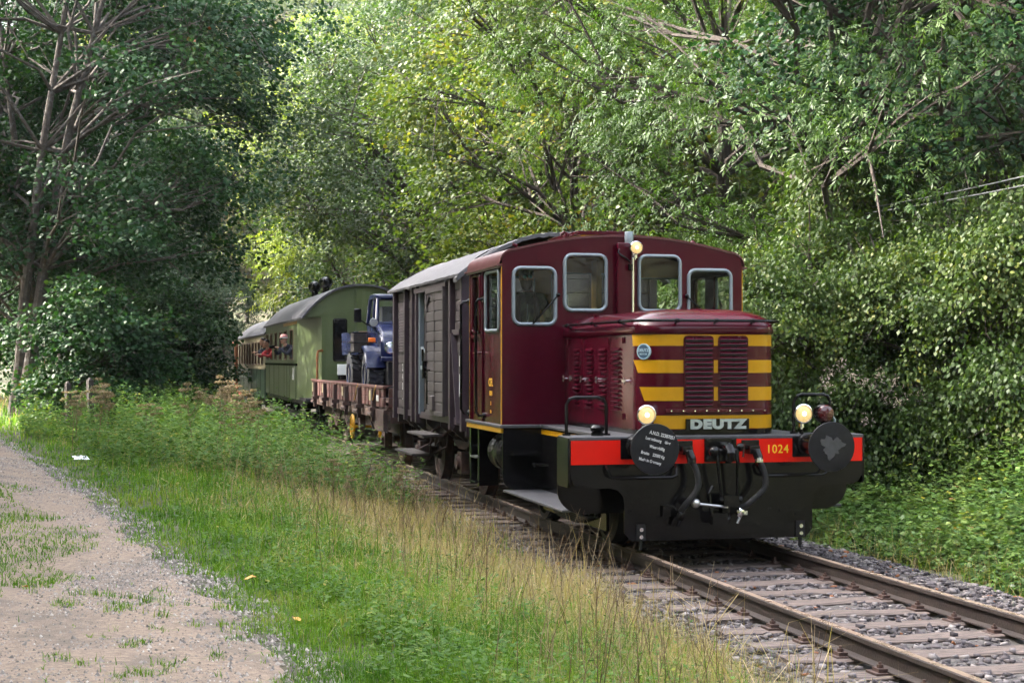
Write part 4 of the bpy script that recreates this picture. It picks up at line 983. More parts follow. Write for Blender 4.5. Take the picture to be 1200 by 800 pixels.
for (x0, x1) in ((-.325, -.045), (.03, .312)):
    gr = MB(); plate(gr, rrect(x0, x1, 1.405, 2.085, .03), [], .006, fy(HF - .009)); gr = gr.build('grille', 'dark_inside', hood)
    fm = MB(); plate(fm, rrect(x0 - .014, x1 + .014, 1.39, 2.10, .04), [rrect(x0, x1, 1.405, 2.085, .03)], .016, fy(HF - .016)); fm.build('grille_frame', 'maroon', gr)
    sm = MB().prism([(HF - .010, .020), (HF - .032, .004), (HF - .036, -.003), (HF - .028, -.006), (HF - .009, .010)], 'x', x0 + .003, x1 - .003).mesh('slat', 'maroon', (0, 0, 0), 0)
    for k in range(15):
        piece('slat', sm, gr, (0, 0, 1.425 + k * .0455))
dp_ = MB().box(LX - .29, LX + .36, HF - .030, HF - .004, 1.185, 1.292).build('maker_plate', 'black', hood, bevel=.003)
lettering('lettering', 'DEUTZ', .118, 'silver_letter', dp_, (LX + .035, HF - .031, 1.236), FRONT, .003, .0085, spacing=1.16, xscale=1.36)
# round badge on the hood corner
th = R(37); bn = Vector((-math.cos(th), -math.sin(th), 0)); bc = Vector(corner_pt(37, .0, 1.945))
bd = MB().lathe([(.0, -.01), (.078, -.01), (.078, .012), (.068, .014), (.066, .010), (0, .010)], bc, bn, 28).build('maker_badge', 'badge_light', hood)
MB().lathe([(0, .008), (.066, .008), (.066, .012), (0, .012)], bc, bn, 28).build('badge_face', 'badge_blue', bd)
brot = (R(90), 0, -(math.pi / 2 - th))
lettering('lettering', 'DEUTZ', .040, 'badge_light', bd, bc + bn * .0135 + Vector((0, 0, .012)), brot, .001, .0012, xscale=1.0)
lettering('lettering', 'MOTOR', .024, 'badge_light', bd, bc + bn * .0135 + Vector((0, 0, -.026)), brot, .001, .0005, xscale=1.0)
# louvres, doors and latches on both sides
lv = MB().prism([(-.001, 0.0), (-.026, -.010), (-.030, -.004), (-.022, .010), (-.001, .024)], 'y', -.125, .125).mesh('louvre', 'maroon', smooth=30)
lvR = MB().prism([(.001, 0.0), (.026, -.010), (.030, -.004), (.022, .010), (.001, .024)], 'y', -.125, .125).mesh('louvre', 'maroon', smooth=30)
for cy_ in (3.08, 2.56, 2.05, 1.58):
    for k in range(14):
        piece('louvre', lv, hood, (HC - HW, cy_, 1.36 + .0465 * k)); piece('louvre', lvR, hood, (HC + HW, cy_, 1.36 + .0465 * k))
for sd in (-1, 1):
    for yy in (3.45, 2.82, 1.84): MB().box(*sorted((HC + sd * (HW + .001), HC + sd * (HW + .006))), yy - .006, yy + .006, 1.22, 2.10).build('door_seam', 'maroon', hood)
    for yy in (3.52, 2.80, 2.20, 1.20):
        MB().cyl((HC + sd * HW, yy, 1.655), (HC + sd * (HW + .045), yy, 1.655), .012, n=8).bar((HC + sd * (HW + .045), yy - .05, 1.655), (HC + sd * (HW + .045), yy + .05, 1.655), .014, .018).bar((HC + sd * (HW + .04), yy, 1.62), (HC + sd * (HW + .04), yy, 1.69), .014, .018, (1, 0, 0)).build('latch', 'chrome', hood)
    for yy, zz in ((3.42, 2.06), (2.83, 2.06), (1.83, 2.06), (1.33, 2.06), (1.33, 1.3), (3.42, 1.3)): MB().cyl((HC + sd * (HW + .008), yy, zz - .03), (HC + sd * (HW + .008), yy, zz + .03), .013, n=8).build('hinge', 'maroon', hood)
# hood handrail
def arc_path(off, z, y_back):
    w = HW + off; f = HF - off; r = HR + off * .3
    p = [(HC - w, y_back, z), (HC - w, 2.3, z)]
    p += [(HC - w + r - r * math.cos(R(a)), f + r - r * math.sin(R(a)), z) for a in range(0, 91, 10)]
    p += [(HC + w - r + r * math.cos(R(a)), f + r - r * math.sin(R(a)), z) for a in range(90, -1, -10)]
    return p + [(HC + w, 2.3, z), (HC + w, y_back, z)]
hr_ = MB().tube(arc_path(.055, 2.245, 3.45), .015, 8).build('hood_handrail', 'black', hood)
for q in [(HC - HW, 3.3, -1, 0), (HC - HW, 2.3, -1, 0), (HC - HW, 1.3, -1, 0), (-.42, HF, 0, -1), (-.02, HF, 0, -1), (.36, HF, 0, -1), (HC + HW, 2.3, 1, 0)]:
    a = Vector((q[0], q[1], 2.215)) - Vector((q[2], q[3], 0)) * .01; b = a + Vector((q[2] * .065, q[3] * .065, .03))
    MB().cyl(a, b, .012, n=8).lathe([(.0, -.02), (.022, -.018), (.022, .018), (0, .02)], b, (abs(q[3]), abs(q[2]), 0), 10).build('bracket', 'black', hr_)
MB().lathe([(.0, 0), (.03, 0), (.03, .05), (.038, .055), (.038, .075), (0, .08)], (LX - .52, 3.05, 2.29), n=14).build('filler_cap', 'maroon', hood)
MB().lathe([(.0, 0), (.07, 0), (.06, .02), (0, .03)], (LX - .12, 2.7, 2.37), n=18).build('vent_dome', 'maroon', hood)

# cab
CX = -.055; CW = 1.435; CF, CB = 3.60, 5.35
def roof_z(x): return 3.285 - .175 * (abs(x - CX) / 1.30) ** 2
def cab_outline(ins=0, z0=1.135):
    w = CW - ins; r = .15; pts = [(CX - w, z0), (CX + w, z0), (CX + w, 2.97 - ins)]
    zc = roof_z(CX + w - r) - ins
    for k in range(1, 6):
        a = R(90 * k / 6); pts.append((CX + w - r + r * math.cos(a), 2.97 - ins + (zc - 2.97 + ins) * math.sin(a)))
    for k in range(0, 17):
        x = CX + (w - r) * (1 - k / 8); pts.append((x, roof_z(x) - ins))
    for k in range(5, 0, -1):
        a = R(90 * k / 6); pts.append((CX - w + r - r * math.cos(a), 2.97 - ins + (zc - 2.97 + ins) * math.sin(a)))
    return pts + [(CX - w, 2.97 - ins)]
cab = loco
WIN = [(-1.305, -.815, 2.268, 2.905), (-.705, -.215, 2.428, 3.060), (.18, .675, 2.428, 3.060), (.78, 1.30, 2.268, 2.905)]
holes = [rrect(CX + a, CX + b, c, d, .085) for a, b, c, d in WIN] + [[(CX - .945 + .05 * math.cos(R(k * 24)), 3.045 + .05 * math.sin(R(k * 24))) for k in range(15)]]
cw = MB(); plate(cw, cab_outline(), holes, .04, fy(CF)); cwall = cw.build('cab_front_wall', 'maroon', loco, smooth=30)
li = MB(); plate(li, cab_outline(.02, 1.16), holes, .008, fy(CF + .042)); li.build('inner_lining', 'ochre', cwall)
RW = [(-1.28, -.62, 2.10, 2.90), (-.42, .42, 2.15, 2.95), (.62, 1.28, 2.10, 2.90)]
rh = [rrect(CX + a, CX + b, c, d, .06) for a, b, c, d in RW]
cw = MB(); plate(cw, cab_outline(), rh, .04, fy(CB - .04)); rwall = cw.build('cab_rear_wall', 'maroon', loco, smooth=30)
li = MB(); plate(li, cab_outline(.02, 1.16), rh, .008, fy(CB - .05)); li.build('inner_lining', 'ochre', rwall)
def window(parent, pts3, pane_pts, pane_fn, r=.022, mat='frame_silver', glass='glass'):
    w = MB().tube(pts3, r, 8, closed=True).build('window_frame', mat, parent, smooth=60)
    g = MB(); plate(g, pane_pts, [], .005, pane_fn); g.build('pane', glass, w)
    return w
for a, b, c, d in WIN:
    o = rrect(CX + a, CX + b, c, d, .085); window(cwall, [(p[0], CF - .006, p[1]) for p in o], o, fy(CF + .015))
for a, b, c, d in RW:
    o = rrect(CX + a, CX + b, c, d, .06); window(rwall, [(p[0], CB - .02, p[1]) for p in o], o, fy(CB - .02), .018)
for sd in (-1, 1):
    xw = CX + sd * CW
    fx = (lambda X: (lambda u, v, w: (X + w, u, v)))(xw if sd < 0 else xw - .035)
    h2 = [rrect(3.74, 4.44, 2.20, 2.88, .05), rrect(4.74, 5.18, 2.20, 2.88, .05)]
    sw = MB(); plate(sw, [(CF + .002, 1.135), (CB - .002, 1.135), (CB - .002, 2.985), (CF + .002, 2.985)], h2, .035, fx); side = sw.build('cab_side_wall', 'maroon', loco, smooth=30)
    fo_ = (lambda X: (lambda u, v, w: (X + w, u, v)))(xw + .02 if sd < 0 else xw - .025)
    window(side, [(xw + sd * .004, p[0], p[1]) for p in h2[0]], h2[0], fo_, .02)
    window(side, [(xw + sd * .004, p[0], p[1]) for p in h2[1]], h2[1], fo_, .02, 'maroon')
    for yy in (4.60, 5.26): MB().box(*sorted((xw + sd * .002, xw + sd * .022)), yy - .02, yy + .02, 1.14, 2.95).build('door_stile', 'maroon', side, bevel=.003)
    MB().box(*sorted((xw + sd * .002, xw + sd * .03)), 4.62, 5.24, 2.13, 2.17).build('door_rail', 'maroon', side)
    MB().cyl((xw + sd * .0, 4.70, 1.95), (xw + sd * .06, 4.70, 1.95), .012).cyl((xw + sd * .06, 4.70, 1.95), (xw + sd * .06, 4.86, 1.95), .012).build('door_handle', 'chrome', side)
    for yy in (4.54, 5.42):
        MB().tube([(xw + sd * .01, yy, 2.58), (xw + sd * .07, yy, 2.58), (xw + sd * .10, yy, 2.54), (xw + sd * .10, yy, 1.26), (xw + sd * .07, yy, 1.21), (xw + sd * .01, yy, 1.21)], .016, 8).lathe([(0, 0), (.04, 0), (.035, .02), (0, .025)], (xw + sd * .0, yy, 2.58), (sd, 0, 0), 12).lathe([(0, 0), (.04, 0), (.035, .02), (0, .025)], (xw + sd * .0, yy, 1.21), (sd, 0, 0), 12).build('grab_rail', 'black', loco)
    for yy in (CF + .012, CB - .012): MB().box(*sorted((xw + sd * .001, xw + sd * .009)), yy - .014, yy + .014, 1.14, 2.95).build('yellow_edge', 'yellow', side, smooth=0)
    rv = MB()
    for zz in (1.3, 1.6, 1.9, 2.3, 2.6, 2.85): rv.cyl((xw + sd * .012, CF + .06, zz), (xw + sd * .002, CF + .06, zz), .008, n=6)
    rv.build('rivet_row', 'maroon', side)
xw = CX - CW
for t_, zz, s_ in (('CFL', 1.60, .13), ('1024', 1.475, .075), ('3', 1.36, .06), ('22t', 1.265, .045)):
    lettering('lettering', t_, s_, 'yellow_letter', loco, (xw - .002, 4.18, zz), LEFT, .001, .002)
for zz in (1.45, 1.85, 2.25, 2.65, 2.95):
    for xx in (CX - 1.39, CX + 1.39): MB().cyl((xx, CF - .006, zz), (xx, CF + .002, zz), .009, n=6).build('rivet', 'maroon', cwall)
# roof sheet: arched, rounded at the eaves, with gutter lip
def roof_ring(y, lift):
    w = CW + .03; r = .19; pts = []
    def rz(x): return 3.285 - .175 * (abs(x - CX) / 1.30) ** 2 + lift
    for k in range(0, 8):
        a = R(-14 + 104 * k / 7); pts.append((CX - w + r - r * math.cos(a), y, 2.955 + lift + (rz(CX - w + r) - 2.955 - lift) * math.sin(a)))
    for k in range(1, 16):
        x = CX + (w - r) * (-1 + k / 8); pts.append((x, y, rz(x)))
    for k in range(7, -1, -1):
        a = R(-14 + 104 * k / 7); pts.append((CX + w - r + r * math.cos(a), y, 2.955 + lift + (rz(CX - w + r) - 2.955 - lift) * math.sin(a)))
    return pts
ro = roof_ring(CF - .012, .012); ro2 = roof_ring(CB + .05, .012); ri = roof_ring(CF - .012, -.012); ri2 = roof_ring(CB + .05, -.012)
rf = MB(); rf.loft([ri, ro, ro2, ri2], closed=False, cap=False); n_ = len(ri)
rf.loft([ri, ri2], closed=False, cap=False)
roof = rf.build('cab_roof', 'maroon_sky_sheen', loco, smooth=40, recalc=False)
for sd in (-1, 1): MB().box(*sorted((CX + sd * (CW + .0), CX + sd * (CW + .06))), CF - .02, CB + .06, 2.925, 2.945).build('rain_gutter', 'maroon_sky_sheen', roof)
MB().box(CX - .52, CX + .06, CF + .1, CB - .3, 3.30, 3.345).build('roof_hatch', 'maroon', roof, bevel=.005)
MB().box(CX - .48, CX + .02, CF + .12, CB - .32, 3.27, 3.30).build('hatch_base', 'yellow', roof)
MB().tube([(CX - .62, CF + .2, 3.25), (CX - .62, CF + .2, 3.31), (CX - .66, CF + .2, 3.33), (CX - .70, CF + .2, 3.30)], .02, 8).build('lifting_hook', 'maroon', roof)
MB().tube([(CX - 1.2, CF + .3, 3.13), (CX - 1.2, CF + .3, 3.18), (CX - 1.24, CF + .3, 3.19)], .02, 8).build('lifting_hook', 'maroon', roof)
MB().ball((CX + .92, CF + .25, 3.22), .045).cyl((CX + .92, CF + .25, 3.17), (CX + .92, CF + .25, 3.22), .03).build('lifting_hook', 'maroon', roof)
# centre column with exhaust, headlamp
MB().box(LX - .13, LX + .075, CF - .10, CF, 2.30, 3.20).build('exhaust_duct', 'maroon', loco, bevel=.012)
MB().tube([(LX + .045, CF - .11, 2.33), (LX + .045, CF - .11, 3.12)], .016, 8).build('conduit', 'chrome', loco)
MB().lathe([(.045, 0), (.05, .02), (.05, .15), (.045, .16), (.038, .15), (.038, 0)], (LX + .02, CF - .05, 3.17), n=18).build('exhaust_stub', 'frame_silver', loco)
def headlamp(c, r, parent_name='headlamp', lit=True):
    c = Vector(c)
    h = MB().lathe([(0, .14), (r * .5, .13), (r * .85, .08), (r * .98, .02), (r * 1.08, .0), (r * 1.1, -.018), (r * .98, -.026), (r * .95, -.012), (0, -.012)], c, (0, 1, 0), 24).build(parent_name, 'chrome', loco)
    MB().lathe([(r * .93, -.014), (r * .8, -.024), (r * .5, -.034), (0, -.04)], c, (0, 1, 0), 24).build('lens', 'lamp_lit', h)
    MB().ball(c + Vector((.0, -.036, .0)), (r * .26, .01, r * .26)).build('bulb', 'lamp_core', h)
    MB().cyl(c + Vector((0, .04, -r * 1.0)), c + Vector((0, .04, -r * 1.9)), .012, n=8).lathe([(.0, -.025), (.03, -.02), (.03, .02), (0, .025)], c + Vector((0, .04, -r * 1.35)), n=10).build('lamp_stalk', 'chrome', h)
    return h
headlamp((LX + .05, CF - .22, 3.135), .07)
MB().tube([(LX - .10, CF - .06, 3.16), (LX - .13, CF - .12, 3.08), (LX - .05, CF - .14, 3.02), (LX + .0, CF - .16, 2.98)], .012, 6).cyl((LX + .0, CF - .16, 2.95), (LX + .0, CF - .16, 2.88), .024, n=8).build('lamp_cable', 'black', loco)
headlamp((-.735, .70, 1.335), .088)
headlamp((.885, .70, 1.335), .088)
# horn opening ring
MB().lathe([(.05, -.012), (.10, -.012), (.10, .0), (.05, .0)], (CX - .945, CF - .002, 3.045), (0, 1, 0), 24).build('horn_ring', 'maroon', cwall)
MB().lathe([(.0, .06), (.03, .05), (.05, -.01), (.055, -.012), (.045, .0), (.02, .05)], (CX - .945, CF, 3.045), (0, 1, 0), 20).build('horn', 'lamp_glass', cwall)
# wipers
def wiper(p0, p1):
    p0, p1 = Vector(p0), Vector(p1)
    w = MB().cyl(p0, p1, .008, n=6).ball(p0, .025).bar(p1.lerp(p0, .42) + Vector((.0, -.012, 0)), p1 + (p1 - p0) * .10 + Vector((0, -.012, 0)), .012, .018).build('wiper', 'black', cwall); return w
wiper((CX - .79, CF - .04, 2.60), (CX - 1.06, CF - .03, 2.30)); wiper((CX + .745, CF - .04, 2.60), (CX + .95, CF - .03, 2.42))
# cab inside
MB().box(CX - 1.38, CX + 1.38, CF + .06, CB - .06, 1.14, 1.16).build('cab_floor', 'black_matt', loco)
MB().box(CX - .62, CX + .62, CF + .06, CF + .42, 1.16, 2.18).build('control_desk', 'frame_silver', loco, bevel=.02)
MB().box(CX - .72, CX - .58, CF + .3, CF + .42, 2.18, 2.62).build('instrument_box', 'frame_silver', loco, bevel=.01)
MB().box(CX + .1, CX + .16, CB - .3, CB - .06, 1.16, 3.1).build('locker_edge', 'ochre', loco)
MB().box(CX - .35, CX + .45, CB - .32, CB - .07, 1.16, 2.1).build('locker', 'wood_brown', loco)
# front rails, lamps on the footplate
for (x0, x1, zt) in ((-1.48, -1.08, 1.50), (.83, 1.22, 1.52)):
    x0 += .0; yy = .80 if x0 > 0 else 1.0 - .12
    MB().tube([(x0, yy, 1.135), (x0, yy, zt - .07), (x0 + .03, yy, zt - .015), (x0 + .08, yy, zt), (x1 - .08, yy, zt), (x1 - .03, yy, zt - .015), (x1, yy, zt - .07), (x1, yy, 1.135)], .017, 8).lathe([(0, 0), (.04, 0), (.04, .018), (0, .02)], (x0, yy, 1.135), n=10).lathe([(0, 0), (.04, 0), (.04, .018), (0, .02)], (x1, yy, 1.135), n=10).build('front_grab_rail', 'black', loco)
MB().lathe([(0, 0), (.06, 0), (.06, .03), (.05, .035), (.065, .05), (.068, .08), (.04, .105), (0, .11)], (LX - 1.17, .78, 1.135), n=16).build('sand_lid', 'black', loco)
tl = MB().lathe([(0, .12), (.06, .11), (.095, .06), (.10, .0), (.09, -.02), (0, -.025)], (1.125, .72, 1.335), (0, 1, 0), 24).build('tail_lamp', 'black', loco)
MB().lathe([(.086, -.02), (.075, -.045), (.045, -.06), (0, -.066)], (1.125, .72, 1.335), (0, 1, 0), 24).build('red_lens', 'lamp_red', tl)
MB().cyl((1.125, .76, 1.24), (1.125, .76, 1.14), .022, n=10).build('lamp_stalk', 'black', tl)
MB().cyl((.885, .74, 1.18), (.885, .74, 1.135), .02, n=8).build('lamp_foot', 'black', loco)
MB().tube([(1.20, .76, 1.34), (1.25, .76, 1.27), (1.24, .74, 1.19), (1.17, .72, 1.155), (1.1, .70, 1.15)], .012, 6).build('lamp_cable', 'frame_silver', loco)
# buffers
def buffer_(x, y0, y1, r, parent, plate_mat='black', face='buffer_face', z=1.045):
    """housing from y0, face at y1"""
    sg = 1 if y1 > y0 else -1
    b = MB().lathe([(.0, .0), (.115, .0), (.115, .03 ), (.10, .045), (.095, abs(y1 - y0) * .62), (.078, abs(y1 - y0) * .62), (.075, abs(y1 - y0) - .03), (0, abs(y1 - y0) - .03)], (x, y0, z), (0, sg, 0), 26).build('buffer', plate_mat, parent)
    L = abs(y1 - y0)
    MB().lathe([(.0, L - .045), (r * .5, L - .04), (r * .985, L - .026), (r, L - .012), (r * .985, L - .003), (r * .8, L), (0, L + .006)], (x, y0, z), (0, sg, 0), 48).build('buffer_head', face, b, smooth=50)
    MB().box(x - .155, x + .155, *sorted((y0 - sg * .012, y0)), z - .125, z + .075).build('buffer_plate', plate_mat, b, bevel=.004)
    bl = MB()
    for a in (-.125, .125):
        for c in (-.1, -.025, .05): bl.cyl((x + a, y0, z + c), (x + a, y0 + sg * .02, z + c), .016, n=6)
    bl.build('bolt_group', plate_mat, b)
    return b
bL = buffer_(-.875, .570, 0.0, .235, loco); bR = buffer_(.875, .570, 0.0, .235, loco)
for (t_, dx, dz, s_) in (('A.N.D. 22387051', .066, .127, .044), ('Luxembourg    über', .026, .078, .038), ('Wasserbillig', .016, .011, .038), ('Brutto    22000 Kg', -.026, -.051, .038), ('Made in Germany', -.052, -.109, .038)):
    lettering('lettering', t_, s_, 'white_paint', bL, (-.875 + dx, -.0085, 1.045 + dz), (R(90), R(14), 0), .0008, .0010, xscale=.80)
wb = MB(); pts = []
for k in range(40):
    a = 2 * math.pi * k / 40; rr = .095 * (1 + .22 * math.sin(3 * a + .6) + .16 * math.sin(7 * a + 1) + .10 * math.sin(13 * a)); pts.append((.87 + rr * 1.1 * math.cos(a), 1.05 + rr * math.sin(a)))
plate(wb, pts, [], .0015, fy(-.0085)); wb.build('worn_patch', 'buffer_worn', bR, smooth=0)
# beam numbers
lettering('lettering', '1024', .115, 'yellow_letter', loco, (.565, .5765, .995), FRONT, .001, .001, spacing=1.1, xscale=.95)
lettering('lettering', 'CFL C', .14, 'yellow_letter', loco, (-.80, .5765, .995), FRONT, .001, .001)
# coupling hook with screw link
cp = MB().box(LX - .16, LX + .16, .545, .578, .885, 1.115); 
for a in (-.13, .13):
    for c in (.91, 1.0, 1.09): cp.cyl((LX + a, .53, c), (LX + a, .55, c), .022, n=6)
cpl = cp.build('coupling', 'black', loco, bevel=.004)
MB().tube([(LX, .55, 1.03), (LX, .42, 1.04), (LX, .33, 1.03), (LX, .29, .98), (LX, .31, .92), (LX, .37, .91), (LX, .40, .95)], [.05, .045, .045, .042, .038, .032, .02], 10).build('draw_hook', 'black', cpl)
MB().cyl((LX - .10, .40, .99), (LX + .12, .40, .99), .03, n=10).ball((LX - .12, .40, .99), .055).ball((LX + .14, .40, 1.03), .04).build('shackle_pin', 'black', cpl)
lk = MB()
for sd in (-1, 1): lk.tube([(LX + sd * .095, .39, 1.0), (LX + sd * .10, .36, .9), (LX + .03 + sd * .085, .40, .62), (LX + .04 + sd * .075, .42, .53)], [.024, .02, .018, .024], 8)
lk.cyl((LX - .07, .42, .53), (LX + .16, .42, .53), .032, n=10).box(LX - .03, LX + .12, .38, .46, .47, .57).build('screw_link', 'black', cpl)
MB().cyl((LX - .30, .40, .50), (LX + .02, .42, .46), .014, n=8).ball((LX - .31, .40, .505), .045).build('tommy_bar', 'steel', cpl)
MB().tube([(LX - .12, .45, .66), (LX - .17, .42, .60), (LX - .14, .44, .40), (LX - .06, .46, .33), (LX + .05, .46, .34)], [.016, .016, .02, .03, .03], 8).box(LX - .13, LX + .02, .42, .50, .29, .40).build('spare_link', 'black', cpl)
def hose(x, xe, ze, end_mat, col, parent):
    h = MB().box(x - .09, x + .09, .56, .578, 1.0, 1.09).box(x - .05, x + .05, .44, .58, .96, 1.04).cyl((x, .43, 1.0), (x + .02, .40, .92), .045, n=12).build('brake_cock', 'black', parent, bevel=.004)
    MB().cyl((x - .09, .50, 1.06), (x - .10, .50, .93), .012, n=6).build('cock_handle', 'lamp_red', h)
    MB().lathe([(.0, -.03), (.04, -.03), (.045, 0), (.04, .03), (0, .03)], (x + .02, .40, .91), (0, .1, 1), 12).build('hose_clip', 'chrome' if end_mat == 'chrome' else 'black', h)
    pts = [(x + .02, .40, .91), (x + .07, .38, .78), (x + .07, .38, .64), (x + (xe - x) * .45, .41, .50), (xe, .46, ze)]
    sm_ = []
    for i in range(len(pts) - 1):
        for k in range(5):
            t = k / 5; p0 = Vector(pts[max(i - 1, 0)]); p1 = Vector(pts[i]); p2 = Vector(pts[i + 1]); p3 = Vector(pts[min(i + 2, 4)])
            sm_.append(.5 * ((2 * p1) + (p2 - p0) * t + (2 * p0 - 5 * p1 + 4 * p2 - p3) * t * t + (3 * p1 - p0 - 3 * p2 + p3) * t ** 3))
    sm_.append(Vector(pts[-1]))
    MB().tube(sm_, .030, 10).build('hose', col, h, smooth=60)
    MB().ball((xe, .46, ze - .03), (.045, .04, .06)).box(xe - .02, xe + .07, .44, .48, ze - .06, ze - .02).cyl((xe, .46, ze - .08), (xe - .03, .46, ze - .14), .018, n=8).build('hose_coupling', end_mat, h)
    MB().box(xe - .15, xe - .03, .54, .583, ze - .05, ze + .05).build('hose_bracket', 'black', h)
hose(-.40, -.47, .42, 'black', 'rubber', loco); hose(.28, .13, .44, 'chrome', 'rubber', loco)
for (x0, x1) in ((-1.16, -.49), (.36, 1.05)):
    MB().tube([(x0 - .02, .575, .855), (x0 - .02, .52, .83), (x0 + .01, .50, .765), (x0 + .06, .50, .745), (x1 - .05, .50, .745), (x1 - .01, .50, .765), (x1, .52, .83), (x1, .575, .855)], .014, 8).build('shunter_rail', 'black', loco)
for sx_ in (-.83, .80):
    o = MB().box(sx_ - .045, sx_ + .045, .565, .585, .14, .30).build('guard_bracket', 'black_matt', loco)
    MB().cyl((sx_, .568, .18), (sx_, .55, .18), .02, n=8).cyl((sx_, .568, .25), (sx_, .55, .25), .02, n=8).build('bolt_pair', 'chrome', o)
    MB().box(sx_ - .012, sx_ + .012, .57, .60, .06, .14).build('rail_guard', 'black_matt', o)
bt = MB()
for q in ((-.62, .36), (.52, .42), (.62, .40), (.2, .33), (-.2, .36), (.78, .36), (-.9, .42)): bt.ball((LX + q[0], .583, q[1]), (.012, .006, .012), 8, 5)
bt.build('bolt_group', 'black', loco)
# ------------------------------------------------------------------ goods van
van = thing('goods_van', 'purple brown plank sided goods van with half open sliding door', 'goods wagon', (0, 9.35, 0))
VX, VF, VB = 1.30, 6.64, 12.10
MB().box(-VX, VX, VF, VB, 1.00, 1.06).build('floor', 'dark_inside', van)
plk = {}
def planks(parent, x, y0, y1, z0, z1, rows, mat, axis='y', t=.028, name='plank'):
    h = (z1 - z0) / rows; L = round(y1 - y0, 3)
    key = (L, round(h, 4), mat, axis)
    if key not in plk:
        plk[key] = []
        for v in range(3):
            c = .008; q = [(-t / 2, -h / 2 + .003), (t / 2 - c * 0, -h / 2 + .003), (t / 2, h / 2 - .004), (-t / 2, h / 2 - .004)]
            q = [(-t / 2, -h / 2 + .0035 + c), (-t / 2 + c, -h / 2 + .0035), (t / 2 - c, -h / 2 + .0035), (t / 2, -h / 2 + .0035 + c), (t / 2, h / 2 - .0035 - c), (t / 2 - c, h / 2 - .0035), (-t / 2 + c, h / 2 - .0035), (-t / 2, h / 2 - .0035 - c)]
            mb = MB(); mb.prism(q, 'y', -L / 2, L / 2)
            if axis == 'x': mb.v = [(p[1], p[0], p[2]) for p in mb.v]
            plk[key].append(mb.mesh('plank', mat, smooth=0))
    for k in range(rows):
        zc = z0 + h * (k + .5); j = random.uniform(-.004, .004)
        loc = (x + j, (y0 + y1) / 2, zc) if axis == 'y' else ((y0 + y1) / 2, x + j, zc)
        piece(name, plk[key][k % 3], parent, loc)
for sd in (-1, 1):
    X = sd * VX
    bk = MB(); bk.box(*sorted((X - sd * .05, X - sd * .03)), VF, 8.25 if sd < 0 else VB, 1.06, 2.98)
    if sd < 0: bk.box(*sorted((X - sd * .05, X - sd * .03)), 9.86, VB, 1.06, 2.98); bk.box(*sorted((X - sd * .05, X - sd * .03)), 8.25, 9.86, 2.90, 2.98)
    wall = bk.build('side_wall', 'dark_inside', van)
    if sd < 0:
        for (a, b) in ((6.70, 7.18), (7.32, 7.52), (9.92, 10.20), (10.32, 10.86), (10.98, 11.92)): planks(wall, X, a, b, 1.10, 2.94, 13, 'plank_brown')
    else: planks(wall, X, 6.70, 11.98, 1.10, 2.94, 13, 'plank_brown')
    MB().box(*sorted((X - .03, X + .03 + 0)), VF, VB, 1.0, 1.095).build('sill_beam', 'purple_steel', wall)
    MB().box(*sorted((X - .035, X + .035)), VF, VB, 2.945, 3.02).build('top_rail', 'purple_steel', wall)
    for yy, w_ in ((7.25, .06), (9.88, .055), (10.26, .045), (10.92, .045), (11.97, .06)) if sd < 0 else ((7.25, .05), (8.4, .05), (9.9, .05), (10.92, .05), (11.97, .06)):
        MB().box(*sorted((X + sd * .012, X + sd * .085)), yy - w_, yy + w_, .93, 2.97).build('post', 'purple_steel', wall, bevel=.006)
    MB().box(*sorted((X - sd * .06, X + sd * .045)), VF - .03, VF + .09, .93, 2.99).build('corner_post', 'purple_steel', wall, bevel=.006)
    MB().bar((X + sd * .05, 7.12, 2.22), (X + sd * .05, 6.75, 1.02), .035, .075, (sd, 0, 0)).build('diagonal_brace', 'purple_steel', wall)
    MB().box(*sorted((X + sd * .015, X + sd * .06)), 6.70, 7.25, 2.20, 2.27).build('bracket', 'purple_steel', wall)
    # underframe
    MB().box(*sorted((sd * 1.02, sd * 1.10)), VF, VB, .80, .99).build('sole_bar', 'rust_iron', van)
    for yy in (7.6, 8.3, 9.4, 10.6, 11.3): MB().prism([(sd * 1.06, .99), (sd * 1.30, .99), (sd * 1.30, .93), (sd * 1.08, .74), (sd * 1.06, .74)], 'y', yy - .025, yy + .025).build('bracket', 'wagon_brown', van)
# sliding door and its rail
X = -VX
MB().box(X - .10, X - .02, 7.45, 9.95, 2.86, 2.93).build('door_track', 'purple_steel', van)
door = MB().box(X - .085, X - .045, 7.52, 8.86, 1.10, 2.86).build('sliding_door', 'wagon_brown', van)
planks(door, X - .097, 7.56, 8.19, 1.13, 2.83, 12, 'door_grey', t=.022); planks(door, X - .097, 8.21, 8.82, 1.13, 2.83, 12, 'door_grey', t=.022)
for yy in (7.54, 8.84): MB().box(X - .125, X - .085, yy - .03, yy + .03, 1.10, 2.87).build('door_stile', 'door_grey', door, bevel=.004)
for zz in (1.12, 2.84): MB().box(X - .125, X - .085, 7.52, 8.86, zz - .03, zz + .03).build('door_rail', 'door_grey', door, bevel=.004)
MB().box(X - .118, X - .085, 8.185, 8.215, 1.13, 2.83).build('door_post', 'door_grey', door)
MB().bar((X - .115, 8.72, 2.55), (X - .115, 8.80, 2.80), .04, .03, (1, 0, 0)).bar((X - .115, 8.55, 2.78), (X - .115, 8.80, 2.60), .04, .03, (1, 0, 0)).build('corner_brace', 'door_grey', door)
MB().tube([(X - .10, 8.55, 1.72), (X - .15, 8.55, 1.72), (X - .15, 8.55, 1.24), (X - .10, 8.55, 1.24)], .012, 6).build('grab_handle', 'black', door)
MB().box(X - .16, X - .10, 8.80, 8.87, 1.60, 1.85).cyl((X - .16, 8.83, 1.85), (X - .16, 8.83, 2.02), .015, n=6).build('latch', 'black', door)
MB().box(X - .15, X - .10, 8.15, 8.42, 1.15, 1.36).build('door_box', 'door_grey', door, bevel=.01)
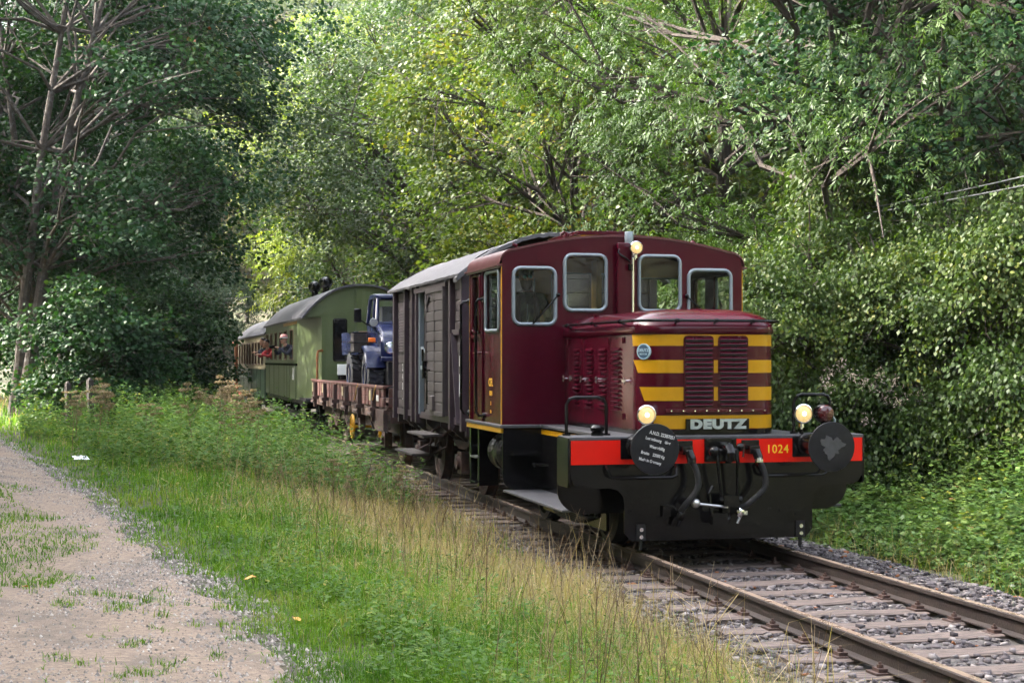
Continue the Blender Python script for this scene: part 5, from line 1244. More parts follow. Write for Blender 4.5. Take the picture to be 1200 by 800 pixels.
MB().box(X - .05, X + .02, 9.72, 9.80, 1.06, 2.90).build('door_jamb', 'frame_silver', van)
MB().bar((X - .02, 9.0, 1.9), (X - .02, 9.7, 2.05), .03, .03).box(X - .04, X + .0, 9.0, 9.7, 1.72, 1.78).build('safety_bar', 'frame_silver', van)
# vent, lettering and white marks
vt = MB().box(X - .03, X - .01, 11.18, 11.62, 1.98, 2.72).build('vent_frame', 'wagon_brown', van)
vs_m = MB().prism([(X - .028, -.005), (X - .05, -.02), (X - .05, -.012), (X - .028, .014)], 'y', 11.20, 11.60).mesh('slat', 'purple_steel', smooth=0)
for k in range(15): piece('slat', vs_m, vt, (0, 0, 2.02 + .046 * k))
MB().box(X - .052, X - .046, 6.63, 6.71, 1.78, 1.92).build('white_mark', 'white_paint', van, smooth=0)
MB().prism([(6.62, 1.68), (6.72, 1.68), (6.72, 1.38), (6.62, 1.48)], 'x', X - .052, X - .046).build('white_mark', 'white_paint', van, smooth=0)
for k, t_ in enumerate(('2', '4', '0', '8')): lettering('lettering', t_, .16, 'white_paint', van, (X - .016, 11.0 + .45, 1.74 - .15 * k), LEFT, .001, .002)
# end wall towards the locomotive and the far one
for sd, Y in ((-1, VF), (1, VB)):
    ew = MB(); arch = [(VX - .02, 1.06), (VX - .02, 2.98)] + [((VX - .02) * math.cos(R(a)), 2.98 + .50 * math.sin(R(a))) for a in range(10, 171, 10)] + [(-VX + .02, 2.98), (-VX + .02, 1.06)]
    ew.prism(arch, 'y', *sorted((Y - sd * .02, Y - sd * .05)))
    ew = ew.build('end_wall', 'dark_inside', van)
    planks(ew, Y, -VX + .08, VX - .08, 1.08, 2.94, 10, 'plank_brown', 'x')
    planks(ew, Y, -.95, .95, 2.94, 3.27, 2, 'plank_brown', 'x')
    for xx in (-.45, .45): MB().box(xx - .05, xx + .05, *sorted((Y + sd * .012, Y + sd * .08)), .93, 3.2).build('end_post', 'purple_steel', ew, bevel=.005)
# roof
def arch_roof(y0, y1, xe, ze, zc, t, mat, parent, n=18, name='roof', crinkle=0.0, ny=2, corner=.0):
    rings_o, rings_i = [], []
    for j in range(ny):
        y = y0 + (y1 - y0) * j / (ny - 1); ro_, ri_ = [], []
        for k in range(n + 1):
            s_ = -1 + 2 * k / n; x = xe * s_; z = zc - (zc - ze) * abs(s_) ** (2.1 + corner)
            q = crinkle * random.uniform(-1, 1)
            ro_.append((x, y, z + q)); ri_.append((x * .995, y, z - t + q))
        rings_o.append(ro_); rings_i.append(ri_)
    mb = MB(); rings = [a + b[::-1] for a, b in zip(rings_o, rings_i)]
    mb.loft(rings); return mb.build(name, mat, parent, smooth=40)
vroof = arch_roof(6.42, 12.32, 1.43, 2.985, 3.53, .035, 'roof_felt', van, ny=40, crinkle=.006)
arch_roof(6.38, 6.62, 1.455, 2.93, 3.545, .05, 'roof_felt', vroof, name='tarpaulin_flap', ny=4, crinkle=.012, n=40)
wheelset(van, 7.75, .45, 'rust_iron'); wheelset(van, 10.95, .45, 'rust_iron')
for sd in (-1, 1):
    for yy in (7.75, 10.95):
        MB().box(*sorted((sd * 1.0, sd * 1.14)), yy - .13, yy + .13, .30, .60).lathe([(0, 0), (.1, 0), (.09, .05), (0, .06)], (sd * 1.14, yy, .45), (sd, 0, 0), 14).build('axle_box', 'rust_iron', van)
        sp_ = MB()
        for k in range(6): sp_.box(*sorted((sd * 1.03, sd * 1.11)), yy - .6 + .07 * k, yy + .6 - .07 * k, .73 - .018 * k, .745 - .018 * k)
        sp_.build('leaf_spring', 'rust_iron', van)
        MB().prism([(yy - .32, .80), (yy + .32, .80), (yy + .16, .32), (yy + .12, .32), (yy + .2, .74), (yy - .2, .74), (yy - .12, .32), (yy - .16, .32)], 'x', *sorted((sd * .985, sd * 1.0))).build('axle_guard', 'rust_iron', van)
for (y0, y1, z, x0) in ((7.95, 9.25, .80, -1.62), (8.6, 10.1, .50, -1.66)):
    s_ = MB().box(x0, x0 + .28, y0, y1, z, z + .032).build('step_board', 'old_wood', van, bevel=.004)
    for yy in (y0 + .15, y1 - .15): MB().tube([(x0 + .05, yy, z), (x0 + .28, yy, z - .01), (-1.12, yy, z + .12), (-1.08, yy, .98)], .016, 6).build('step_iron', 'rust_iron', s_)
for sd, Y in ((-1, VF), (1, VB)):
    MB().box(-1.28, 1.28, Y - .05, Y + .05, .86, 1.04).build('headstock', 'purple_steel', van)
    for xx in (-.875, .875): buffer_(xx, Y + sd * .05, Y + sd * .47, .2, van, 'rust_iron', 'buffer_face')
MB().cyl((0, 5.45, 1.0), (0, VF, 1.0), .04, n=8).ball((0, 6.05, .98), .09).build('coupling', 'black_matt', van)

# ------------------------------------------------------------------ open wagon with drop sides
wag = thing('low_sided_wagon', 'rusty red low sided wagon carrying the blue truck', 'goods wagon', (0, 18.4, 0))
WF, WB, WX = 12.85, 24.0, 1.36
dk = MB().box(-WX, WX, WF, WB, 1.0, 1.02).build('deck_frame', 'rust_iron', wag)
dm = MB().box(-WX + .02, WX - .02, -.13, .13, 0, .05).mesh('plank', 'rust_wood', smooth=0)
for k in range(41): piece('plank', dm, dk, (0, WF + .15 + .268 * k, 1.021))
posts = [13.85, 15.65, 17.45, 19.25, 21.05, 22.85]
for sd in (-1, 1):
    X = sd * WX
    sw_ = MB().box(*sorted((X - sd * .03, X)), WF, WB, 1.02, 1.10).build('drop_side', 'rust_iron', wag)
    edges_ = [12.9] + posts + [23.95]
    for a, b in zip(edges_[:-1], edges_[1:]):
        planks(sw_, X + sd * .015, a + .05, b - .05, 1.06, 1.39, 2, 'rust_board', t=.04)
        for q in np.arange(a + .42, b - .2, .42): MB().box(*sorted((X + sd * .036, X + sd * .05)), q - .035, q + .035, 1.07, 1.38).build('stiffener', 'rust_board', sw_)
    MB().box(*sorted((X - sd * .02, X + sd * .06)), 12.88, 23.97, 1.385, 1.425).build('top_rail', 'rust_board', sw_)
    for yy in posts:
        MB().box(*sorted((X + sd * .04, X + sd * .11)), yy - .055, yy + .055, .80, 1.36).build('stanchion', 'rust_iron', sw_, bevel=.006)
        MB().box(*sorted((X + sd * .0, X + sd * .15)), yy - .12, yy + .12, .98, 1.05).cyl((X + sd * .13, yy - .2, .93), (X + sd * .13, yy + .2, .93), .03, n=8).build('hinge', 'rust_iron', sw_)
    MB().box(*sorted((sd * 1.18, sd * 1.36)), WF, WB, .86, .995).build('side_beam', 'rust_wood', wag)
    MB().box(*sorted((sd * 1.04, sd * 1.10)), WF + .2, WB - .2, .60, .86).build('sole_bar', 'rust_iron', wag)
    MB().box(*sorted((X - sd * .02, X + sd * .055)), WF - .02, 13.80, .66, 1.02).build('end_plate', 'rust_iron', wag)
    for a, b in ((14.6, 16.6), (18.3, 20.5), (20.6, 22.4)): MB().bar((sd * 1.1, a, .80), (sd * 1.1, (a + b) / 2, .42), .05, .05).bar((sd * 1.1, (a + b) / 2, .42), (sd * 1.1, b, .80), .05, .05).build('truss_bar', 'rust_iron', wag)
    for yy in (14.6, 22.3):
        MB().box(*sorted((sd * 1.0, sd * 1.14)), yy - .13, yy + .13, .30, .60).lathe([(0, 0), (.1, 0), (.09, .05), (0, .06)], (sd * 1.14, yy, .45), (sd, 0, 0), 14).build('axle_box', 'rust_iron', wag)
        sp_ = MB()
        for k in range(6): sp_.box(*sorted((sd * 1.03, sd * 1.11)), yy - .6 + .07 * k, yy + .6 - .07 * k, .66 - .016 * k, .674 - .016 * k)
        sp_.build('leaf_spring', 'rust_iron', wag)
for Y in (WF, WB): planks(dk, Y, -1.32, 1.32, 1.06, 1.39, 2, 'rust_board', 'x', .04)
wheelset(wag, 14.6, .45, 'rust_iron'); wheelset(wag, 22.3, .45, 'rust_iron')
for sd, Y in ((-1, WF), (1, WB)):
    MB().box(-1.3, 1.3, Y - .06, Y + .06, .80, 1.0).build('headstock', 'rust_iron', wag)
    for xx in (-.875, .875): buffer_(xx, Y + sd * .06, Y + sd * (.27 if sd < 0 else .62), .2, wag, 'rust_iron', 'buffer_face')
hw = MB().tube([(-1.48, 16.19 + .215 * math.cos(R(a)), .615 + .215 * math.sin(R(a))) for a in range(0, 360, 15)], .024, 8, closed=True)
for a in range(0, 360, 60): hw.cyl((-1.48, 16.19, .615), (-1.48, 16.19 + .21 * math.cos(R(a)), .615 + .21 * math.sin(R(a))), .014, n=6)
hw.cyl((-1.50, 16.19, .615), (-1.08, 16.19, .615), .025, n=8).build('handbrake_wheel', 'yellow', wag)
MB().box(-1.40, -1.30, 15.75, 16.0, .52, .86).build('brake_box', 'rust_iron', wag)
MB().box(-1.46, -1.42, 13.0, 13.06, .56, .66).build('lamp_bracket', 'yellow', wag)
for yy in (13.65, 15.9): MB().tube([(-1.41, yy, 1.43), (-1.44, yy, 1.36), (-1.45, yy + .1, 1.2), (-1.45, yy + .25, 1.12)], .014, 6).build('strap', 'ochre', wag)
for (y0, y1, z0, z1) in ((13.35, 13.62, 1.16, 1.26), (22.95, 23.15, 1.18, 1.32), (21.5, 21.7, 1.15, 1.33), (18.1, 18.3, 1.15, 1.33), (14.3, 14.5, 1.15, 1.33), (23.5, 23.7, 1.14, 1.34)): MB().box(-1.418, -1.412, y0, y1, z0, z1).build('paper_label', 'coach_cream' if y0 != 13.35 else 'white_paint', wag, smooth=0)
tp = MB(); rings = []
for j in range(14): rings.append([(-1.3 + 1.9 * k / 12, 13.0 + 3.2 * j / 13, 1.12 + .30 * (1 - (j / 13)) * (k < 8) + random.uniform(-.03, .04)) for k in range(13)])
tp.loft(rings, closed=False, cap=False); props(tp.build('tarpaulin', 'tarp_blue', None, loc=(-.4, 14.6, 1.1)), 'bright blue tarpaulin folded on the low sided wagon', 'tarpaulin')

# ------------------------------------------------------------------ truck on the wagon
trk = thing('truck', 'dark blue short bonnet truck with chunky tyres loaded on the wagon', 'truck', (0.02, 19.0, 1.071))
D0 = 1.071
def tyre(x, y, sd):
    r, w = .49, .30; z = D0 + r
    t = MB().lathe([(.22, -w * .5), (.30, -w * .52), (.42, -w * .54), (r * .95, -w * .46), (r * .97, 0), (r * .95, w * .46), (.42, w * .54), (.30, w * .52), (.22, w * .5)], (x, y, z), (1, 0, 0), 40).build('tyre', 'tyre', trk)
    lg = MB()
    for k in range(22):
        for s_ in (-1, 1):
            a = 2 * math.pi * (k + (.5 if s_ > 0 else 0)) / 22; c = (x + s_ * w * .26, y + (r - .010) * math.cos(a), z + (r - .010) * math.sin(a))
            lg.obox(c, (w * .50, .062, .05), Matrix.Rotation(a - math.pi / 2, 3, 'X') @ Matrix.Rotation(R(20 * s_), 3, 'Z'))
    lg.build('tread_lugs', 'tyre', t)
    MB().lathe([(0, .02), (.08, .03), (.10, .0), (.18, -.03), (.23, .02), (.235, w * .45), (.22, w * .45), (.2, 0), (0, 0)], (x + sd * .04, y, z), (sd, 0, 0), 24).build('rim', 'truck_blue', t)
for yy in (17.95, 20.35):
    for sd in (-1, 1): tyre(.02 + sd * .86, yy, sd)
    MB().cyl((-.75, yy, D0 + .52), (.79, yy, D0 + .52), .07, n=10).ball((.02, yy, D0 + .52), .17).build('axle', 'black_matt', trk)
MB().box(-.38, -.26, 17.0, 21.3, D0 + .68, D0 + .82).box(.30, .42, 17.0, 21.3, D0 + .68, D0 + .82).build('chassis_rail', 'black_matt', trk)
MB().box(-.66, .70, 17.1, 18.2, D0 + .30, D0 + .75).build('engine_underside', 'black_matt', trk)
c0 = .02
def tring(y, hw, z0, z1, r=.08): return [(c0 + p[0], y, p[1]) for p in rrect(-hw, hw, z0, z1, r, 4)]
body = MB().loft([tring(16.99, .80, 1.93, 2.20, .06), tring(17.02, .84, 1.90, 2.26, .07), tring(17.35, .83, 1.90, 2.42, .09), tring(17.75, .82, 1.90, 2.58, .08), tring(18.0, .82, 1.88, 2.62, .05), tring(19.05, .82, 1.88, 2.62, .05)]).build('body', 'truck_blue', trk, smooth=50)
for zz in (1.98, 2.06, 2.14): MB().box(c0 - .50, c0 + .50, 16.975, 16.995, zz, zz + .03).build('grille_bar', 'truck_blue', body, bevel=.004)
MB().box(c0 - .84, c0 + .84, 16.96, 17.06, 1.84, 1.93).build('bumper', 'truck_blue', body, bevel=.02)
# cab frame, glass, roof
A = [(c0 - .80, 17.80, 2.60), (c0 + .80, 17.80, 2.60), (c0 + .74, 18.05, 3.10), (c0 - .74, 18.05, 3.10)]
for sd in (-1, 1):
    for a, b, r_ in (((.80, 17.80), (.74, 18.06), .035), ((.80, 18.28), (.76, 18.32), .028), ((.81, 19.0), (.76, 18.95), .04)): MB().tube([(c0 + sd * a[0], a[1], 2.58), (c0 + sd * b[0], b[1], 3.12)], r_, 8).build('cab_pillar', 'truck_blue', trk)
MB().tube([(c0 - .80, 17.81, 2.60), (c0 + .80, 17.81, 2.60)], .03, 8).build('scuttle', 'truck_blue', trk)
MB().add(A, [(0, 1, 2, 3)]).build('windscreen', 'glass', trk, smooth=0, recalc=False)
for sd in (-1, 1):
    MB().add([(c0 + sd * .80, 17.85, 2.62), (c0 + sd * .80, 18.97, 2.62), (c0 + sd * .76, 18.95, 3.10), (c0 + sd * .75, 18.08, 3.10)], [(0, 1, 2, 3)]).build('side_window', 'glass', trk, smooth=0, recalc=False)
    # fender over front wheel
    fd = []
    for k in range(9):
        a = R(15 + 130 * k / 8); fd.append([(c0 + sd * .66, 17.95 - .60 * math.cos(a), D0 + .49 + .60 * math.sin(a)), (c0 + sd * 1.06, 17.95 - .60 * math.cos(a), D0 + .49 + .60 * math.sin(a)), (c0 + sd * 1.08, 17.95 - .58 * math.cos(a), D0 + .46 + .58 * math.sin(a)), (c0 + sd * .66, 17.95 - .57 * math.cos(a), D0 + .49 + .57 * math.sin(a))])
    MB().loft(fd).build('fender', 'truck_blue', trk, smooth=50)
    hl = MB().lathe([(0, .05), (.10, .04), (.115, 0), (.115, -.03), (.10, -.04), (.09, -.02), (0, -.02)], (c0 + sd * .66, 16.99, 2.10), (0, 1, 0), 24).build('headlight', 'chrome', trk)
    MB().lathe([(.092, -.02), (.07, -.04), (0, -.05)], (c0 + sd * .66, 16.99, 2.10), (0, 1, 0), 24).build('lens', 'lamp_glass', hl)
    MB().box(*sorted((c0 + sd * .90, c0 + sd * 1.04)), 17.28, 17.36, 2.21, 2.30).build('indicator', 'orange_lens', trk, bevel=.015)
    mr = MB().obox((c0 + sd * 1.22, 17.55, 2.74), (.15, .05, .27), Matrix.Identity(3)).build('mirror', 'black', trk, bevel=.02)
    MB().tube([(c0 + sd * .82, 17.75, 2.50), (c0 + sd * 1.05, 17.60, 2.58), (c0 + sd * 1.18, 17.56, 2.66)], .014, 6).build('mirror_arm', 'black', mr)
    rm = MB().lathe([(0, .06), (.06, .05), (.085, .0), (.08, -.02), (0, -.02)], (c0 + sd * .93, 17.35, 2.60), (0, 1, 0), 20).build('round_lamp', 'lamp_glass', trk)
    MB().cyl((c0 + sd * .93, 17.38, 2.54), (c0 + sd * .85, 17.5, 2.42), .015, n=6).build('lamp_arm', 'black', rm)
MB().loft([tring(18.0, .70, 3.10, 3.14, .02), tring(18.03, .78, 3.08, 3.17, .03), tring(18.4, .80, 3.08, 3.205, .04), tring(18.9, .79, 3.08, 3.20, .04), tring(19.02, .76, 3.08, 3.16, .03)]).build('cab_roof', 'truck_blue', trk, smooth=50)
MB().box(c0 - .78, c0 + .78, 18.96, 19.02, 2.6, 2.75).build('cab_rear_panel', 'truck_blue', trk)
MB().box(c0 - .6, c0 - .2, 18.4, 18.85, 2.35, 2.95).box(c0 + .2, c0 + .6, 18.4, 18.85, 2.35, 2.95).build('seat_pair', 'black_matt', trk)
bed = MB().box(c0 - 1.0, c0 + 1.0, 19.1, 21.6, 1.98, 2.06).build('cargo_bed', 'truck_blue', trk)
for sd in (-1, 1): planks(bed, c0 + sd * 1.0, 19.1, 21.6, 2.06, 2.46, 2, 'truck_blue', t=.03)
for yy in (19.1, 21.6): planks(bed, yy, c0 - .98, c0 + .98, 2.06, 2.46, 2, 'wood_brown', 'x', t=.03)
MB().box(c0 - 1.16, c0 - .9, 18.55, 19.05, 2.02, 2.42).build('tool_crate', 'old_wood', trk, bevel=.01)
cf = MB()
for zz in (2.02, 2.22, 2.42): cf.tube([(c0 - 1.2, 18.5, zz), (c0 - .88, 18.5, zz), (c0 - .88, 19.08, zz), (c0 - 1.2, 19.08, zz)], .014, 6, closed=True)
cf.build('crate_frame', 'black', trk)

# ------------------------------------------------------------------ coaches
def coach(root, y0, y1, X, zb, ze, zr, wins, wz, upper, lower, split, roofmat, taper=None, sill=True, open_w=()):
    for sd in (-1, 1):
        ya = taper[0] if taper else y0
        fx = (lambda XX: (lambda u, v, w: (XX + w, u, v)))(sd * X if sd < 0 else sd * X - .04)
        if split:
            lo = MB().box(*sorted((sd * X, sd * (X - .04))), ya, y1, zb, split - .03).build('lower_panel', lower, root)
            MB().box(*sorted((sd * (X + .025), sd * (X - .02))), ya, y1, split - .03, split + .03).build('waist_rail', upper if lower != upper else 'black', root)
        hs = [rrect(c - w / 2, c + w / 2, wz[0], wz[1], .03, 3) for c, w in wins]
        sm_ = MB(); plate(sm_, [(ya, (split + .03) if split else zb), (y1, (split + .03) if split else zb), (y1, ze), (ya, ze)], hs, .04, fx)
        side = sm_.build('side_panel', upper, root, smooth=30)
        for i, ((c, w), h) in enumerate(zip(wins, hs)):
            if sd < 0 and i in open_w:
                MB().tube([(sd * X, p[0], p[1]) for p in h], .02, 6, closed=True).build('window_frame', 'wood_brown', side); continue
            window(side, [(sd * X, p[0], p[1]) for p in h], h, (lambda XX: (lambda u, v, ww: (XX + ww, u, v)))(sd * X - sd * .02 if sd < 0 else sd * X - .022), .02, 'wood_brown', 'glass_dark')
        for q in np.arange(ya + .35, y1, .8):
            if all(abs(q - c) > w / 2 + .04 for c, w in wins): MB().box(*sorted((sd * (X + .010), sd * X)), q - .02, q + .02, zb, (split or ze) - .03).build('panel_strip', lower, side)
    MB().box(-X + .04, X - .04, y0 + .1, y1 - .05, zb, zb + .06).build('floor', 'dark_inside', root)
    MB().box(-X + .1, X - .1, y0 + .3, y1 - .1, zb - .12, zb).build('underframe', 'black_matt', root)
    MB().box(-.03, .03, y0 + 1.5, y1 - .8, zb + .06, ze - .5).build('inner_partition', 'wood_brown', root)
    for i in range(2):
        yy = y0 + (y1 - y0) * (.2 + .6 * i); wheelset(root, yy, .46)
        for sd in (-1, 1): MB().box(*sorted((sd * 1.0, sd * 1.14)), yy - .13, yy + .13, .30, .60).build('axle_box', 'black_matt', root)
    for sd in (-1, 1): MB().box(*sorted((sd * (X - .35), sd * (X + .02))), y0 + 1.6, y1 - 1.6, .42, .46).build('foot_board', 'old_wood', root)
def end_wall(root, y, t, Xl, Xu, zb, ze, zr, mat, hole=None, power=2.1):
    o = [(-Xl, zb), (Xl, zb), (Xl, ze)] + ([(Xu, ze)] if Xu != Xl else []) + [(Xu * math.cos(R(a)), zr - (zr - ze) * abs(math.cos(R(a))) ** power) for a in range(8, 173, 8)] + ([(-Xu, ze)] if Xu != Xl else []) + [(-Xl, ze)]
    m = MB(); plate(m, o, [hole] if hole else [], t, fy(y)); return m.build('end_wall', mat, root, smooth=30)
co1 = thing('passenger_coach', 'olive green old passenger coach with grey arched roof and tapered end', 'coach', (0, 31.2, 0))
W1 = [(36.35, .62), (34.95, .62), (33.45, .62), (31.95, .62), (30.45, .62), (28.75, .80)]
coach(co1, 25.55, 37.0, 1.40, .86, 2.93, 3.75, W1, (1.88, 2.66), 'coach_green', 'coach_green', 1.75, 'coach_roof', taper=(27.3,), open_w=(0, 1, 5))
eh = rrect(-.68, -.38, 1.86, 2.86, .03, 3)
ew = end_wall(co1, 25.55, .05, .98, 1.40, .86, 2.93, 3.71, 'coach_green', eh)
window(ew, [(p[0], 25.54, p[1]) for p in eh], eh, fy(25.57), .03, 'black', 'glass_dark')
for sd in (-1, 1):
    MB().prism([(sd * 1.40, 27.3), (sd * .98, 25.58), (sd * .94, 25.60), (sd * 1.36, 27.32)], 'z', .86, 2.93).build('tapered_wall', 'coach_green', co1)
    MB().prism([(sd * 1.40, 27.3), (sd * .98, 25.58), (sd * 1.40, 25.58)], 'z', 2.90, 2.928).build('soffit', 'coach_green', co1)
    MB().tube([(sd * 1.10, 25.45, 1.0), (sd * 1.10, 25.42, 2.0), (sd * 1.08, 25.44, 2.08), (sd * .96, 25.52, 2.10)], .03, 8).build('grab_rail', 'copper_brown', co1)
    MB().prism([(sd * 1.38, 25.6), (sd * 1.38, 27.25), (sd * 1.02, 25.75)], 'z', .80, .86).build('entry_step', 'black_matt', co1)
MB().box(-.14, .14, 25.50, 25.56, .90, 3.62).box(.02, .06, 25.49, 25.5, .9, 3.6).build('centre_strip', 'coach_green', ew)
rvm = MB()
for k in range(46):
    rvm.cyl((-.86, 25.555, .95 + .043 * k), (-.86, 25.54, .95 + .043 * k), .012, n=5); rvm.cyl((.86, 25.555, .95 + .043 * k), (.86, 25.54, .95 + .043 * k), .012, n=5)
    rvm.cyl((-1.0 + .044 * k, 25.555, 2.98), (-1.0 + .044 * k, 25.54, 2.98), .012, n=5); rvm.cyl((-.16, 25.50, .95 + .058 * k), (-.16, 25.49, .95 + .058 * k), .012, n=5)
rvm.build('rivet_row', 'coach_green', ew)
MB().box(-.60, -.36, 25.42, 25.55, 1.50, 1.76).build('lamp_box', 'paper', ew, bevel=.01)
MB().box(-.58, -.38, 25.44, 25.55, 1.40, 1.50).build('box_bracket', 'black', ew)
MB().box(-.05, .9, 25.47, 25.5, 2.92, 2.99).build('hand_bar', 'coach_green', ew)
MB().tube([(-.55, 25.45, 1.08), (-.35, 25.40, 1.20), (-.1, 25.44, 1.30), (.1, 25.48, 1.38)], .03, 6).build('brake_pipe', 'black', ew)
r1 = arch_roof(25.45, 37.1, 1.47, 2.915, 3.74, .05, 'coach_roof', co1, ny=3, corner=.2)
MB().box(-1.41, -1.40, 27.35, 31.0, 2.79, 2.87).build('yellow_strip', 'yellow', co1, smooth=0)
MB().box(-1.415, -1.40, 28.1, 28.45, 1.35, 1.66).build('number_plate', 'white_paint', co1, smooth=0)
for yy in (28.3, 30.9):
    MB().cyl((-.55, yy, 3.6), (-.55, yy, 3.84), .09, n=12).lathe([(.02, -.42), (.10, -.40), (.16, -.22), (.11, 0), (.16, .22), (.10, .40), (.02, .42)], (-.55, yy, 3.90), (0, 1, 0), 16).build('roof_ventilator', 'black', r1)
end_wall(co1, 36.95, .05, 1.40, 1.40, .86, 2.93, 3.71, 'coach_green')
for xx in (-.875, .875): buffer_(xx, 25.6, 24.95, .2, co1, 'black_matt', 'buffer_face'); buffer_(xx, 37.0, 37.3, .2, co1, 'black_matt', 'buffer_face')
MB().box(-1.2, 1.2, 25.45, 25.6, .78, .95).build('headstock', 'black', co1)
co2 = thing('passenger_coach', 'cream over dark green passenger coach at the tail of the train', 'coach', (0, 44.2, 0))
W2 = [(38.9 + 1.36 * k, .72) for k in range(9)]
coach(co2, 37.65, 50.8, 1.36, .66, 2.72, 3.42, W2, (1.72, 2.46), 'coach_cream', 'coach_dark_green', 1.60, 'coach_roof')
end_wall(co2, 37.65, .05, 1.36, 1.36, .66, 2.72, 3.38, 'coach_cream'); end_wall(co2, 50.75, .05, 1.36, 1.36, .66, 2.72, 3.38, 'coach_cream')
arch_roof(37.5, 50.95, 1.42, 2.70, 3.42, .05, 'coach_roof', co2, ny=3, corner=.2)
MB().box(-1.37, -1.3, 37.58, 37.66, .66, 1.6).build('door_edge', 'coach_dark_green', co2)
MB().box(-1.42, 1.42, 50.8, 51.0, .46, .80).build('headstock', 'red', co2)
MB().box(-1.40, -1.37, 48.6, 50.9, .42, .66).build('red_step_panel', 'red', co2)
pl_ = MB().cyl((-1.42, 51.05, .6), (-1.42, 51.05, 2.5), .07, n=8).lathe([(0, 0), (.12, .02), (.17, .12), (.12, .24), (0, .26)], (-1.42, 51.05, 2.42), n=14).build('end_lamp_post', 'copper_brown', co2)
for xx in (-.875, .875): buffer_(xx, 51.0, 51.5, .2, co2, 'black_matt', 'buffer_face')
